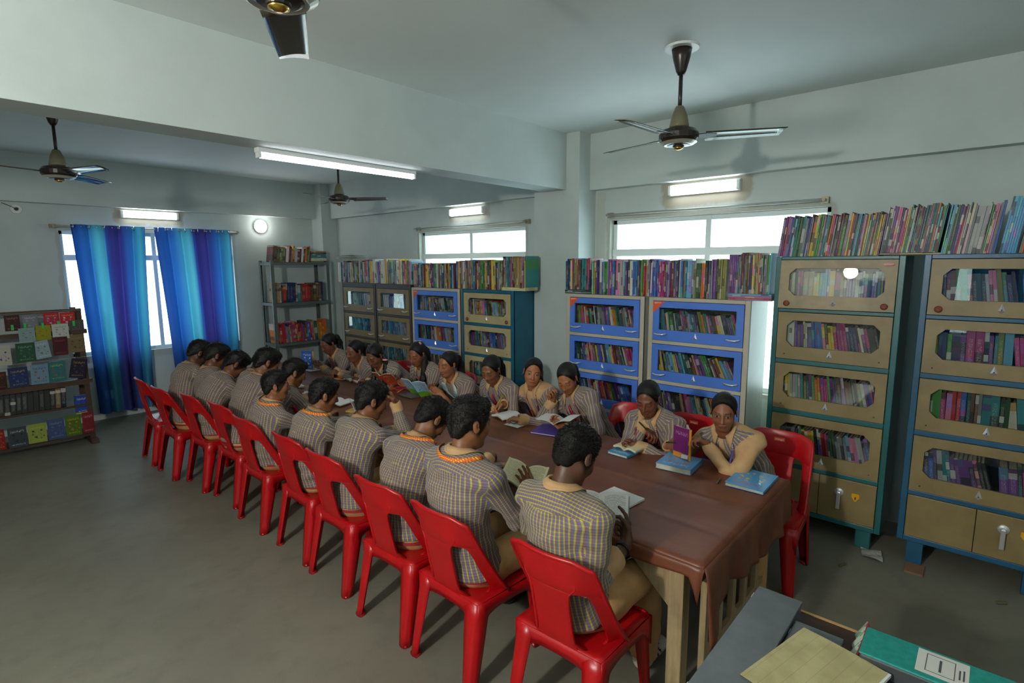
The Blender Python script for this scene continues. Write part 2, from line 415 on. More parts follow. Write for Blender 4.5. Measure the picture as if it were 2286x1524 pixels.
# ================================================================== books
PAL = [('white', 'd9d7cc'), ('cream', 'd8cda8'), ('pale grey', 'a9abab'), ('grey', '7c8083'), ('teal', '2f7f83'), ('dark teal', '1f5358'), ('light blue', '62a6c6'), ('blue', '2f5fae'), ('navy', '22305e'),
       ('purple', '6b3f86'), ('mauve', '93709c'), ('magenta', 'a83070'), ('pink', 'd07a9a'), ('red', 'b32a2c'), ('dark red', '6d1f26'), ('orange', 'd2701f'), ('yellow', 'd9b52c'), ('olive', '83823a'),
       ('green', '3f8a3a'), ('dark green', '24502f'), ('brown', '6a4a34'), ('tan', 'a5835a'), ('black', '26262a')]
PALW = [5, 4, 4, 6, 8, 6, 6, 7, 6, 9, 5, 6, 3, 7, 6, 5, 6, 6, 7, 6, 6, 4, 7]
PD = dict(PAL)
def cover_nodes(name, src, front=False):
    """printed book cover: a base colour, bands, a title and specks of print"""
    m = bpy.data.materials.new(name); t = NT(m)
    if src == 'object':
        oi = t.node('ShaderNodeObjectInfo'); base = oi.outputs['Color']; rnd = X(t, oi.outputs['Random'])
    else:
        a = t.attr('Col'); base = a.outputs['Color']; rnd = X(t, a.outputs['Alpha'])
    u, v, _ = t.sep(t.node('ShaderNodeUVMap', uv_map='UVMap').outputs[0])
    def white(seed, out='Value'):
        w = t.node('ShaderNodeTexWhiteNoise', noise_dimensions='2D'); t.put(w.inputs['Vector'], t.comb(seed, rnd*71.3, 0)); return w.outputs[out]
    cell = (v*(rnd*5.0+2.5)+rnd*13.0).floor()
    h = X(t, white(cell)); c2 = white(cell+37.0, 'Color')
    hs = t.node('ShaderNodeHueSaturation'); t.put(hs.inputs['Color'], base); hs.inputs['Saturation'].default_value = .9; t.put(hs.inputs['Hue'], rnd*.5+.25); hs.inputs['Value'].default_value = 1.0
    col = t.mix((h > .80)*.8, base, hs.outputs[0])
    col = t.mix((h < .09)*.75, col, 'bdbbb2')
    col = t.mix(((h > .09)*(h < .2))*.8, col, '23242a')
    n = t.noise(t.comb(u*2.5+rnd*50.0, v*60.0, rnd*9.0), 3.0, 1)
    txt = (n > .58)*((v-.5).abs() < .32)*((u-.5).abs() < .27)
    light = X(t, white(rnd*91.0)) > .42
    col = t.mix(txt*light*.42, col, 'e8e6da'); col = t.mix(txt*(1.0-light)*.35, col, '2a2a30')
    t.l.new(col, t.P.inputs['Base Color']); t.P.inputs['Roughness'].default_value = .46; t.P.inputs['Specular IOR Level'].default_value = .35; t.P.inputs['Coat Weight'].default_value = .0; t.P.inputs['Coat Roughness'].default_value = .12
    return m
M_cov, M_covs = cover_nodes('book_cover', 'object'), cover_nodes('book_cover_rows', 'attr')
def page_mat(name, col):
    m = bpy.data.materials.new(name); t = NT(m); x, y, z = t.sep(t.coord('Object'))
    n = t.noise(t.comb(x*2.0, y*60.0, z*2.0), 4, 2)
    t.l.new(t.mix(t.ss(n, .3, .7), col, 'a8a28c'), t.P.inputs['Base Color']); t.P.inputs['Roughness'].default_value = .85; return m
M_pages = page_mat('book_pages', 'd8d3c0')
# unit book: x 0..1 depth from spine, y -.5...5 thickness, z 0..1 height
BK = MB(); BK.box(0, .04, -.5, .5, 0, 1); BK.box(.04, 1, -.5, -.42, 0, 1); BK.box(.04, 1, .42, .5, 0, 1); BK.box(.04, .97, -.42, .42, .012, .985, 1)
BK_V, BK_F, BK_M = np.array(BK.v), BK.f, BK.m
def uv_for(V, F):
    return [(V[i][1]+.5, V[i][2]) for f in F for i in f]
BK_UV = np.array(uv_for(BK_V, BK_F))
ME_BOOK = bpy.data.meshes.new('book'); ME_BOOK.from_pydata(BK_V.tolist(), [], BK_F); ME_BOOK.materials.append(M_cov); ME_BOOK.materials.append(M_pages)
ME_BOOK.polygons.foreach_set('material_index', np.array(BK_M, np.int32)); ME_BOOK.uv_layers.new(name='UVMap').data.foreach_set('uv', BK_UV.ravel()); ME_BOOK.update()
def ordw(n):
    w = ['first', 'second', 'third', 'fourth', 'fifth', 'sixth', 'seventh', 'eighth', 'ninth', 'tenth']
    if n <= 10: return w[n-1]
    return '%d%s' % (n, 'th' if 10 < n % 100 < 14 else {1: 'st', 2: 'nd', 3: 'rd'}.get(n % 10, 'th'))
def pick(rng, pal=None):
    return rng.choices(PAL, PALW)[0] if pal is None else (lambda n: (n, PD[n]))(rng.choice(pal))
STUFF = dict(V=[], F=[], M=[], C=[], UV=[]); NB = 0
def place_book(p, d, t, h, lean, rz, col, label=None, group=None, flat=False, rnd=.5, solo=False):
    """p: bottom front centre. rz=0 -> spine faces -x; rz=-90 deg -> spine faces -y"""
    global NB
    Mx = Matrix.Translation(p) @ Matrix.Rotation(rz, 4, 'Z')
    if flat: Mx = Mx @ Matrix.Translation((0, 0, t/2)) @ Matrix.Rotation(math.pi/2, 4, 'X') @ Matrix.Translation((0, 0, -h/2))
    else: Mx = Mx @ Matrix.Rotation(lean, 4, 'X') @ Matrix.Translation((0, 0, abs(math.sin(lean))*t*.5))
    if solo:
        o = bpy.data.objects.new('book', ME_BOOK); COL.objects.link(o); o.matrix_world = Mx; o.scale = (d, t, h)
        c = lin(col[1]); o.color = (c[0]*.72, c[1]*.72, c[2]*.72, 1); tag(o, label, 'book', group); NB += 1; return o
    S = np.array([d, t, h]); A = np.array(Mx); W = (BK_V*S) @ A[:3, :3].T + A[:3, 3]
    b = len(STUFF['V'])*len(BK_V)
    STUFF['V'].append(W); STUFF['F'] += [tuple(b+i for i in f) for f in BK_F]; STUFF['M'] += BK_M
    STUFF['C'].append(np.tile(np.array(tuple(q*.95 for q in lin(col[1])[:3])+(rnd,)), (len(BK_UV), 1))); STUFF['UV'].append(BK_UV)
def row(x0, y0, y1, z, hr, tr, dr, lean, seed, where=None, group=None, rz=0, pal=None, solo=False, gap=.0008, jit=.012, runs=.25, lj=.03):
    """upright books from y0 to y1 (towards the right in the photo); rz=-pi/2 runs along +x instead"""
    rng = random.Random(seed); s = 1 if y1 > y0 else -1; a = y0; n = 0; c = None; h = t = None
    while True:
        if c is None or rng.random() > runs: c = pick(rng, pal); h = rng.uniform(*hr); t = rng.choice([tr[0], tr[0]*1.3, (tr[0]+tr[1])/2, tr[0]*1.6, tr[1]]) if rng.random() < .9 else tr[1]*1.5; d = rng.uniform(*dr)
        l = lean(abs(a-y0)/abs(y1-y0)) if callable(lean) else lean
        l += rng.uniform(-lj, lj)*.4
        w = t/max(.5, math.cos(l))+gap
        if (a+s*w-y1)*s > 0: break
        n += 1; q = a+s*w/2; jx = rng.uniform(0, jit)
        p = (x0+jx, q, z) if rz == 0 else (q, x0+jx, z)
        size = 'thin' if t < .009 else ('thick' if t > .02 else 'slim')
        lab = '%s %s book %s, %s from the left' % (size, c[0], where, ordw(n)) if where else None
        place_book(p, d, t, h, -l, rz, c, lab, group, rnd=rng.random(), solo=solo); a += s*w
    return n
YAW_DOOR, LIFT_DOOR = math.radians(2.5), math.radians(3.5)
# ================================================================== cabinets
M_teal = mat('teal_enamel', '1c5f63', .38, vary='17504f', scale=3); M_tealb = mat('blue_teal_enamel', '1d5478', .38, vary='184a62', scale=3); M_tealf = mat('peacock_enamel', '12607c', .42, vary='0f536b', scale=3)
M_beige = mat('beige_enamel', '88764f', .45, vary='776642', scale=4, bump=.1, bscale=30); M_beige2 = mat('worn_beige_enamel', '938058', .45, vary='776642', scale=6, bump=.1, bscale=30); M_beigef = mat('pale_beige_enamel', 'b3a57c', .5, vary='a6976e', scale=4)
M_grey = mat('warm_grey_enamel', 'c2bba9', .45, vary='b6ae9c', scale=3); M_blue = mat('bright_blue_enamel', '527fdc', .4, vary='4c78d2', scale=3)
M_brown = mat('dark_brown_enamel', '3a3029', .45); M_khaki = mat('khaki_brown_enamel', '83704a', .5, vary='77643f', scale=4)
M_chrome = mat('chrome', 'e3e5e8', .28, .7); M_inside = mat('cabinet_inside', '858b8c', .7); M_knob = mat('brown_knob', '7b3f26', .4); M_gl = glass('cabinet_glass', 'f6f9f8', .05); M_dark = mat('dark_plug', '2b2b26', .5)
M_orange = mat('orange_sticker', 'e0572a', .5); M_pale = mat('pale_ink', 'f1e9dc', .6); M_yel = mat('yellow_lock', 'e0a018', .4); M_redm = mat('red_badge', 'a03038', .35)
def octa(y0, y1, z0, z1, c):
    return [(y0+c, z0), (y1-c, z0), (y1, z0+c), (y1, z1-c), (y1-c, z1), (y0+c, z1), (y0, z1-c), (y0, z0+c)]
def cabinet(y0, y1, xf, z0, z1, doors, style, label, depth=.42, lower=None, feet=True, badge=False):
    FR, DR, GS = style['frame'], style['door'], style['glass']
    r = empty('book_cabinet', (xf+depth/2, (y0+y1)/2, 0), label=label, cat='cabinet')
    w = style.get('stile', .036); xb = xf+depth
    body = MB(); body.box(xf, xb, y0, y0+.012, z0, z1); body.box(xf, xb, y1-.012, y1, z0, z1); body.box(xf, xb, y0+.012, y1-.012, z1-.018, z1); body.box(xf, xb, y0+.012, y1-.012, z0, z0+.018); body.box(xb-.01, xb, y0+.012, y1-.012, z0, z1)
    body.build('body', FR, r, bevel=.003)
    st = MB(); st.box(xf-.006, xf+.02, y0, y0+w, z0, z1); st.box(xf-.006, xf+.02, y1-w, y1, z0, z1); st.build('front_stile', FR, r, bevel=.004)
    zs = sorted([z for d in doors for z in d]+([z for z in lower[:2]] if lower else [])+[z0, z1])
    segs = [(zs[i], zs[i+1]) for i in range(0, len(zs), 2)]
    for a, b in segs:
        if b-a > .003: MB().box(xf-.006, xf+.02, y0+w, y1-w, a, b).build('rail', FR, r, bevel=.003)
    fn = lambda u, v, d: (xf-.004+d, u, v)
    for k, (a, b) in enumerate(doors):
        MB().box(xf+.022, xb-.012, y0+.014, y1-.014, a-.012, a).build('shelf', M_inside, r)
        g = .003; o = (y0+w+g, y1-w-g, a+g, b-g); W_, H_ = o[1]-o[0], o[3]-o[2]
        gy0, gy1 = o[0]+W_*GS[0], o[1]-W_*GS[0]; gz0, gz1 = o[2]+H_*GS[1], o[3]-H_*GS[2]; c = GS[3]
        inner = octa(gy0, gy1, gz0, gz1, max(c, .0005)); outer = [(gy0+c, o[2]), (o[1], o[2]), (o[1], (o[2]+o[3])/2-.02), (o[1], (o[2]+o[3])/2+.02), (o[1], o[3]), (o[0], o[3]), (o[0], (o[2]+o[3])/2+.02), (o[0], o[2])]
        outer = [(o[0]+.001, o[2]), (o[1]-.001, o[2]), (o[1], o[2]+.001), (o[1], o[3]-.001), (o[1]-.001, o[3]), (o[0]+.001, o[3]), (o[0], o[3]-.001), (o[0], o[2]+.001)]
        dm = style.get('top_door', DR) if k == 0 else DR
        D = MB().ring(outer, inner, fn, -.006, .014).build('door', dm, r, bevel=.002)
        MB().prism(inner, fn, .004, .0065).build('pane', M_gl, D, world=False).location = (0, 0, 0)
        ch = [x for x in D.children][-1]; ch.location = (-r.location.x, -r.location.y, 0)
        def sub(mb, nm, m, **kw):
            q = mb.build(nm, m, D, world=False, **kw); q.location = (-r.location.x, -r.location.y, 0); return q
        yc = (y0+y1)/2; zl = o[2]+(gz0-o[2])*.5
        if style['lock'] == 'kite':
            mb = MB(); s = .028; pts = [(yc, zl+s*1.3), (yc-s*.62, zl-s*.35), (yc, zl-s*.85), (yc+s*.62, zl-s*.35)]
            P = [fn(u, v, -.007) for u, v in pts]+[fn(yc, zl-s*.1, -.02)]
            mb.add(P, [(0, 1, 4), (1, 2, 4), (2, 3, 4), (3, 0, 4), (3, 2, 1, 0)]); sub(mb, 'keyhole_latch', M_chrome)
            mb = MB(); mb.lathe([(0, 0), (.004, 0), (.004, .004), (0, .004)], n=8, M=Matrix.Translation((xf-.021, yc, zl-.001)) @ Matrix.Rotation(-math.pi/2, 4, 'Y')); sub(mb, 'keyhole', M_dark)
        if style.get('knobs') and (k == 0 or style['knobs'] == 'all'):
            for yy in (o[0]+.055, o[1]-.055):
                mb = MB(); mb.lathe([(0, 0), (.019, 0), (.021, .008), (.015, .016), (0, .018)], n=16, M=Matrix.Translation((xf-.010, yy, o[2]+.035)) @ Matrix.Rotation(-math.pi/2, 4, 'Y')); sub(mb, 'knob', M_knob if k == 0 and style['knobs'] != 'all' else M_dark, smooth=True)
        elif style.get('knobs'):
            for yy in (o[0]+.055, o[1]-.055):
                mb = MB(); mb.lathe([(0, 0), (.005, 0), (.004, .003), (0, .004)], n=8, M=Matrix.Translation((xf-.010, yy, o[2]+.035)) @ Matrix.Rotation(-math.pi/2, 4, 'Y')); sub(mb, 'screw_hole', M_dark)
        if style.get('handles'):
            for yy in (o[0]+.075, o[1]-.075):
                pts = [(xf-.008, yy-.055, zl+.012), (xf-.03, yy-.05, zl+.012), (xf-.037, yy-.02, zl+.005), (xf-.037, yy+.02, zl+.005), (xf-.03, yy+.05, zl+.012), (xf-.008, yy+.055, zl+.012)]
                sub(MB().tube(pts, [.006, .007, .0075, .0075, .007, .006], 8), 'handle', M_chrome, smooth=True)
        if style.get('sticker') and k == 0:
            mb = MB(); e = .105; mb.prism([(o[1]-.002, o[3]-.002), (o[1]-.002-e, o[3]-.002), (o[1]-.002, o[3]-.002-e*.95)], fn, -.0075, -.0065); s_ = sub(mb, 'sticker', M_orange)
            tx = text_mesh('AJANTA', .017, lambda x, y: (xf-.0125, o[1]-.012-x, o[3]-.014+y), M_pale, 'lettering', None, 'LEFT'); tx.parent = D; tx.location = (-r.location.x, -r.location.y, 0)
    if lower:
        a, b = lower[:2]; g = .003; mid = (y0+y1)/2
        for (p, q) in ((y0+w+g, mid-.0015), (mid+.0015, y1-w-g)):
            MB().box(xf-.010, xf+.010, p, q, a+g, b-g).build('lower_door', DR, r, bevel=.003)
        hy, hz = mid-.13, a+(b-a)*.52
        MB().lathe([(0, 0), (.03, 0), (.028, .01), (.012, .014), (.011, .028), (0, .03)], n=18, M=Matrix.Translation((xf-.010, hy, hz+.05)) @ Matrix.Rotation(-math.pi/2, 4, 'Y')).box(xf-.042, xf-.028, hy-.012, hy+.012, hz-.07, hz+.055).build('turn_handle', M_chrome, r, bevel=.003)
        ky = hy-.10
        MB().prism([(ky-.022, hz+.06), (ky+.022, hz+.06), (ky+.024, hz+.035), (ky, hz+.002), (ky-.024, hz+.035)], fn, -.013, -.007).build('lock_plate', M_yel, r)
        MB().bbox((xf-.0185, ky, hz+.03), (.004, .007, .018)).build('keyhole', M_dark, r)
    if badge:
        MB().prism([(y0+w+.02, z1-.055), (y0+w+.03, z1-.047), (y0+w+.075, z1-.047), (y0+w+.085, z1-.055), (y0+w+.075, z1-.063), (y0+w+.03, z1-.063)], fn, -.012, -.006).build('maker_badge', M_redm, r)
    if feet:
        for yy in (y0+.10, y1-.10):
            for xx in (xf+.05, xb-.07):
                f = MB(); f.box(xx-.028, xx+.028, yy-.045, yy+.045, 0, z0); f.box(xx-.034, xx+.034, yy-.055, yy+.055, z0-.012, z0); f.build('foot', FR, r, bevel=.004)
    return r
S_TEAL = dict(frame=M_teal, door=M_beige, top_door=M_beige2, glass=(.09, .27, .17, .04), lock='kite', knobs='top')
S_TEAL2 = dict(S_TEAL, frame=M_tealb, top_door=M_beige)
S_BLUE = dict(frame=M_grey, door=M_blue, glass=(.075, .27, .16, .0), lock='kite', handles=True, sticker=True, stile=.04)
S_FTEAL = dict(frame=M_tealf, door=M_beigef, glass=(.09, .27, .17, .035), lock='kite', knobs='small')
S_BROWN = dict(frame=M_brown, door=M_khaki, glass=(.10, .27, .17, .0), lock='none', handles=True)
D_N = [(1.665, 2.013), (1.294, 1.640), (.919, 1.262), (.512, .885)]
D_S = [(1.335, 1.675), (.985, 1.305), (.635, .955), (.285, .605)]
XF = 4.27
CT = cabinet(.445, 1.218, XF, .14, 2.035, D_N, S_TEAL, 'tall teal steel cabinet with worn beige glazed doors beside the empty window gap', lower=(.14+.035, .482), badge=True)
cabinet(-.42, .352, XF, .16, 2.04, D_N, S_TEAL2, 'tall blue-framed steel cabinet with beige glazed doors at the right edge', lower=(.195, .482))
XB = 4.30
_d = [c for c in CT.children if c.name.startswith('door')][0]; _h = Vector((XF-CT.location.x, .83-CT.location.y, 2.01)); _d.matrix_basis = Matrix.Translation(_h) @ Matrix.Rotation(YAW_DOOR, 4, 'Z') @ Matrix.Rotation(LIFT_DOOR, 4, 'Y') @ Matrix.Translation(-_h)    # lift-up door hanging slightly ajar
cabinet(2.285, 3.12, XB, .06, 1.705, D_S, S_BLUE, 'bright blue and grey glazed cabinet next to the white column', lower=None)
cabinet(1.390, 2.240, XB, .06, 1.705, D_S, S_BLUE, 'bright blue and grey glazed cabinet next to the teal cabinet', lower=None)
cabinet(3.79, 4.585, XF, .06, 1.71, D_S, S_FTEAL, 'peacock-blue steel cabinet with pale beige glazed doors beyond the column')
cabinet(4.62, 5.51, XF, .06, 1.706, D_S, S_BLUE, 'blue and grey glazed cabinet in the far row beyond the column')
cabinet(5.525, 6.29, XF, .06, 1.735, D_S, S_BROWN, 'brown glazed cabinet in the far row, beside the blue one')
cabinet(6.305, 7.13, XF, .06, 1.738, D_S, S_BROWN, 'brown glazed cabinet in the far row, closest to the steel rack')
# --- books kept one by one: top of the near cabinets and behind their glass
ln = lambda a, b: (lambda u: a+(b-a)*u)
row(4.30, 1.225, .60, 2.036, (.265, .295), (.0050, .0105), (.19, .22), -.11, 11, 'standing on top of the teal cabinet row', 'books on top of the near cabinets', solo=True, runs=.2)
for k, (cn, t_) in enumerate((('yellow', .003), ('cream', .0035), ('white', .003))):
    place_book((4.32+.005*k, .44, 2.0405+.0037*k), .2, t_, .34, 0, 0, (cn, PD[cn]), '%s booklet lying flat over the cabinet gap, %s from the bottom' % (cn, ordw(k+1)), 'flat booklets over the cabinet gap', True, solo=True)
row(4.30, .595, .285, 2.0525, (.275, .305), (.0050, .0105), (.19, .22), -.11, 12, 'standing over the gap between tall cabinets', 'books on top of the near cabinets', solo=True)
row(4.30, .28, .02, 2.041, (.28, .31), (.0055, .012), (.19, .22), -.11, 13, 'standing on top of the blue-framed cabinet', 'books on top of the near cabinets', solo=True)
for k in range(7):
    place_book((4.30, .005-.0105*k, 2.041), .2, .0095, .325, .11, 0, ('light blue', '4f9fd0'), 'tall sky-blue book, %s from the left in the matching set' % ordw(k+1), 'matching sky-blue set', solo=True)
row(4.30, -.075, -.15, 2.041, (.28, .32), (.007, .012), (.19, .22), -.11, 14, 'standing just right of the sky-blue set', 'books on top of the near cabinets', solo=True)
row(4.30, -.15, -.41, 2.041, (.28, .32), (.007, .014), (.19, .22), -.11, 15)
nm = ['top', 'second', 'third', 'fourth']
for k, (a, b) in enumerate(D_N):
    row(4.294, 1.17, .50, a+.002, (.25, .285), (.013, .022), (.17, .20), [0.0, ln(.0, .28), ln(.02, .25), ln(.05, .26)][k], 40+k, 'behind the teal cabinet\'s %s door' % nm[k], 'books inside the near cabinets', solo=True, runs=.3)
    row(4.294, .305, -.13, a+.002, (.25, .29), (.016, .027), (.17, .20), [ln(.02, .2), .03, .02, ln(.04, .3)][k], 50+k, 'behind the blue-framed cabinet\'s %s door' % nm[k], 'books inside the near cabinets', solo=True, runs=.3)
    row(4.294, -.135, -.375, a+.002, (.235, .275), (.016, .028), (.17, .20), .12, 60+k)
# --- the rest of the rows
for (y0, y1, sd, lns) in ((3.07, 2.335, 70, (.12, .16, .2, .18)), (2.19, 1.44, 80, (.16, .24, .2, .2))):
    for k, (a, b) in enumerate(D_S): row(4.324, y0, y1, a+.002, (.23, .265), (.009, .017), (.17, .2), ln(lns[k]*.7, lns[k]*2.0), sd+k, runs=.3)
row(4.33, 3.165, 2.87, 1.745, (.27, .30), (.007, .013), (.19, .22), 0, 90)
for k in range(4): place_book((4.32, 3.01, 1.706+.009*k), .22, .009, .30, 0, 0, pick(random.Random(k)), flat=True, rnd=.3+.1*k)
row(4.33, 2.865, 1.585, 1.706, (.285, .325), (.007, .014), (.19, .22), .0, 91, runs=.35)
for k in range(5): place_book((4.31, 1.41, 1.706+.010*k), .22, .010, .32, 0, 0, pick(random.Random(k+9)), flat=True, rnd=.2+.1*k)
row(4.32, 1.58, 1.265, 1.757, (.28, .315), (.007, .013), (.19, .22), .0, 92)
G_ = ['pale grey', 'grey', 'white', 'teal', 'light blue', 'olive', 'mauve', 'brown', 'cream']
row(4.32, 7.32, 6.6, 1.74, (.27, .31), (.010, .02), (.19, .22), .0, 100, pal=G_); row(4.32, 6.6, 5.56, 1.737, (.28, .33), (.010, .02), (.19, .22), .0, 101, pal=G_+['red', 'magenta', 'white', 'white', 'yellow'])
row(4.32, 5.55, 4.75, 1.708, (.27, .30), (.008, .018), (.19, .22), .0, 102, runs=.35); row(4.32, 4.74, 4.0, 1.711, (.29, .33), (.008, .016), (.19, .22), .0, 103); row(4.32, 3.99, 3.66, 1.745, (.30, .33), (.008, .016), (.19, .22), .0, 104)
for k in range(4): place_book((4.31, 3.83, 1.711+.0085*k), .22, .0085, .33, 0, 0, ('yellow', 'c9c23a') if k % 2 else ('white', 'd9d7cc'), flat=True, rnd=.3+.1*k)
for (y0, y1, sd, pal) in ((4.54, 3.84, 110, None), (5.46, 4.67, 120, None), (6.24, 5.575, 130, G_+['blue', 'light blue', 'teal']), (7.08, 6.36, 140, G_+['dark teal', 'teal'])):
    for k, (a, b) in enumerate(D_S): row(4.294, y0, y1, a+.002, (.23, .265), (.012, .022), (.17, .2), ln(.03+.08*(k % 2), .22), sd+k, pal=pal, runs=.35)
# --- grey steel rack in the far corner (faces the camera end of the room)
M_steel = mat('grey_green_steel', '6a7472', .5, .2, vary='5c6664', scale=5)
RX0, RX1, RY0, RY1 = 3.66, 4.60, 8.06, 8.46
r = empty('steel_rack', ((RX0+RX1)/2, (RY0+RY1)/2, 0), label='dark grey slotted steel rack of books in the far corner', cat='rack')
SHZ = [.18, .80, 1.42, 2.03]
for x, sx in ((RX0, 1), (RX1, -1)):
    for y, sy in ((RY0, 1), (RY1, -1)):
        mb = MB(); mb.box(*sorted((x, x+sx*.045)), *sorted((y, y+sy*.004)), 0, 2.06); mb.box(*sorted((x, x+sx*.004)), *sorted((y, y+sy*.045)), 0, 2.06); mb.build('post', M_steel, r)
for z in SHZ:
    mb = MB(); mb.box(RX0+.004, RX1-.004, RY0+.004, RY1-.004, z-.004, z); mb.box(RX0, RX1, RY0-.002, RY0+.002, z-.04, z+.002); mb.box(RX0, RX1, RY1-.002, RY1+.002, z-.04, z+.002); mb.box(RX0-.002, RX0+.002, RY0, RY1, z-.04, z+.002); mb.build('shelf', M_steel, r)
RZ = math.pi/2
row(8.10, 3.70, 4.30, 2.033, (.20, .26), (.015, .03), (.16, .2), -.12, 150, rz=RZ, pal=['mauve', 'white', 'white', 'cream', 'brown', 'dark red', 'tan', 'olive', 'orange', 'pale grey'])
for k in range(8): place_book((4.46, 8.11, 2.033+.022*k), .2, .021, .27-.01*(k % 3), 0, RZ, pick(random.Random(k+30), ['cream', 'olive', 'dark red', 'grey', 'teal', 'tan']), flat=True, rnd=.1*k)
row(8.10, 3.72, 4.56, 1.423, (.25, .31), (.02, .045), (.18, .22), -.02, 151, rz=RZ, pal=['green', 'teal', 'brown', 'navy', 'red', 'dark red', 'tan', 'pale grey', 'dark green', 'olive', 'yellow'])
row(8.10, 3.70, 4.56, .803, (.25, .32), (.016, .035), (.18, .22), .06, 152, rz=RZ, pal=['red', 'brown', 'purple', 'green', 'olive', 'blue', 'orange', 'magenta', 'dark green', 'navy', 'tan'])
row(8.12, 3.75, 4.5, .183, (.2, .26), (.02, .04), (.18, .22), .1, 153, rz=RZ, pal=['olive', 'yellow', 'dark green', 'brown', 'tan'])
_V = np.concatenate(STUFF['V']); me = bpy.data.meshes.new('shelved_books'); me.from_pydata(_V.tolist(), [], STUFF['F']); me.materials.append(M_covs); me.materials.append(M_pages)
me.polygons.foreach_set('material_index', np.array(STUFF['M'], np.int32)); me.uv_layers.new(name='UVMap').data.foreach_set('uv', np.concatenate(STUFF['UV']).ravel())
ca = me.color_attributes.new('Col', 'FLOAT_COLOR', 'CORNER'); ca.data.foreach_set('color', np.concatenate(STUFF['C']).astype(np.float32).ravel()); me.update()
tag(new_obj('shelved_books', me), 'rows of colourful books packed on the blue and far cabinets and the steel rack', 'books', kind='stuff')
# loose papers on the far brown cabinet
r = empty('paper_pile', (4.45, 7.15, 2.06), label='untidy pile of grey papers on the far books beside the steel rack', cat='papers')
for k in range(7):
    mb = MB(); M_ = Matrix.Translation((4.45, 7.12, 2.062+.011*k)) @ Matrix.Rotation(R0.uniform(-.25, .25), 4, 'Z'); mb.box(-.11, .11, -.24, .24, 0, .008, M=M_); mb.build('sheaf', mat('grey_paper', '8f938f', .8) if k % 2 else mat('pale_paper', 'b5b8b2', .8), r)
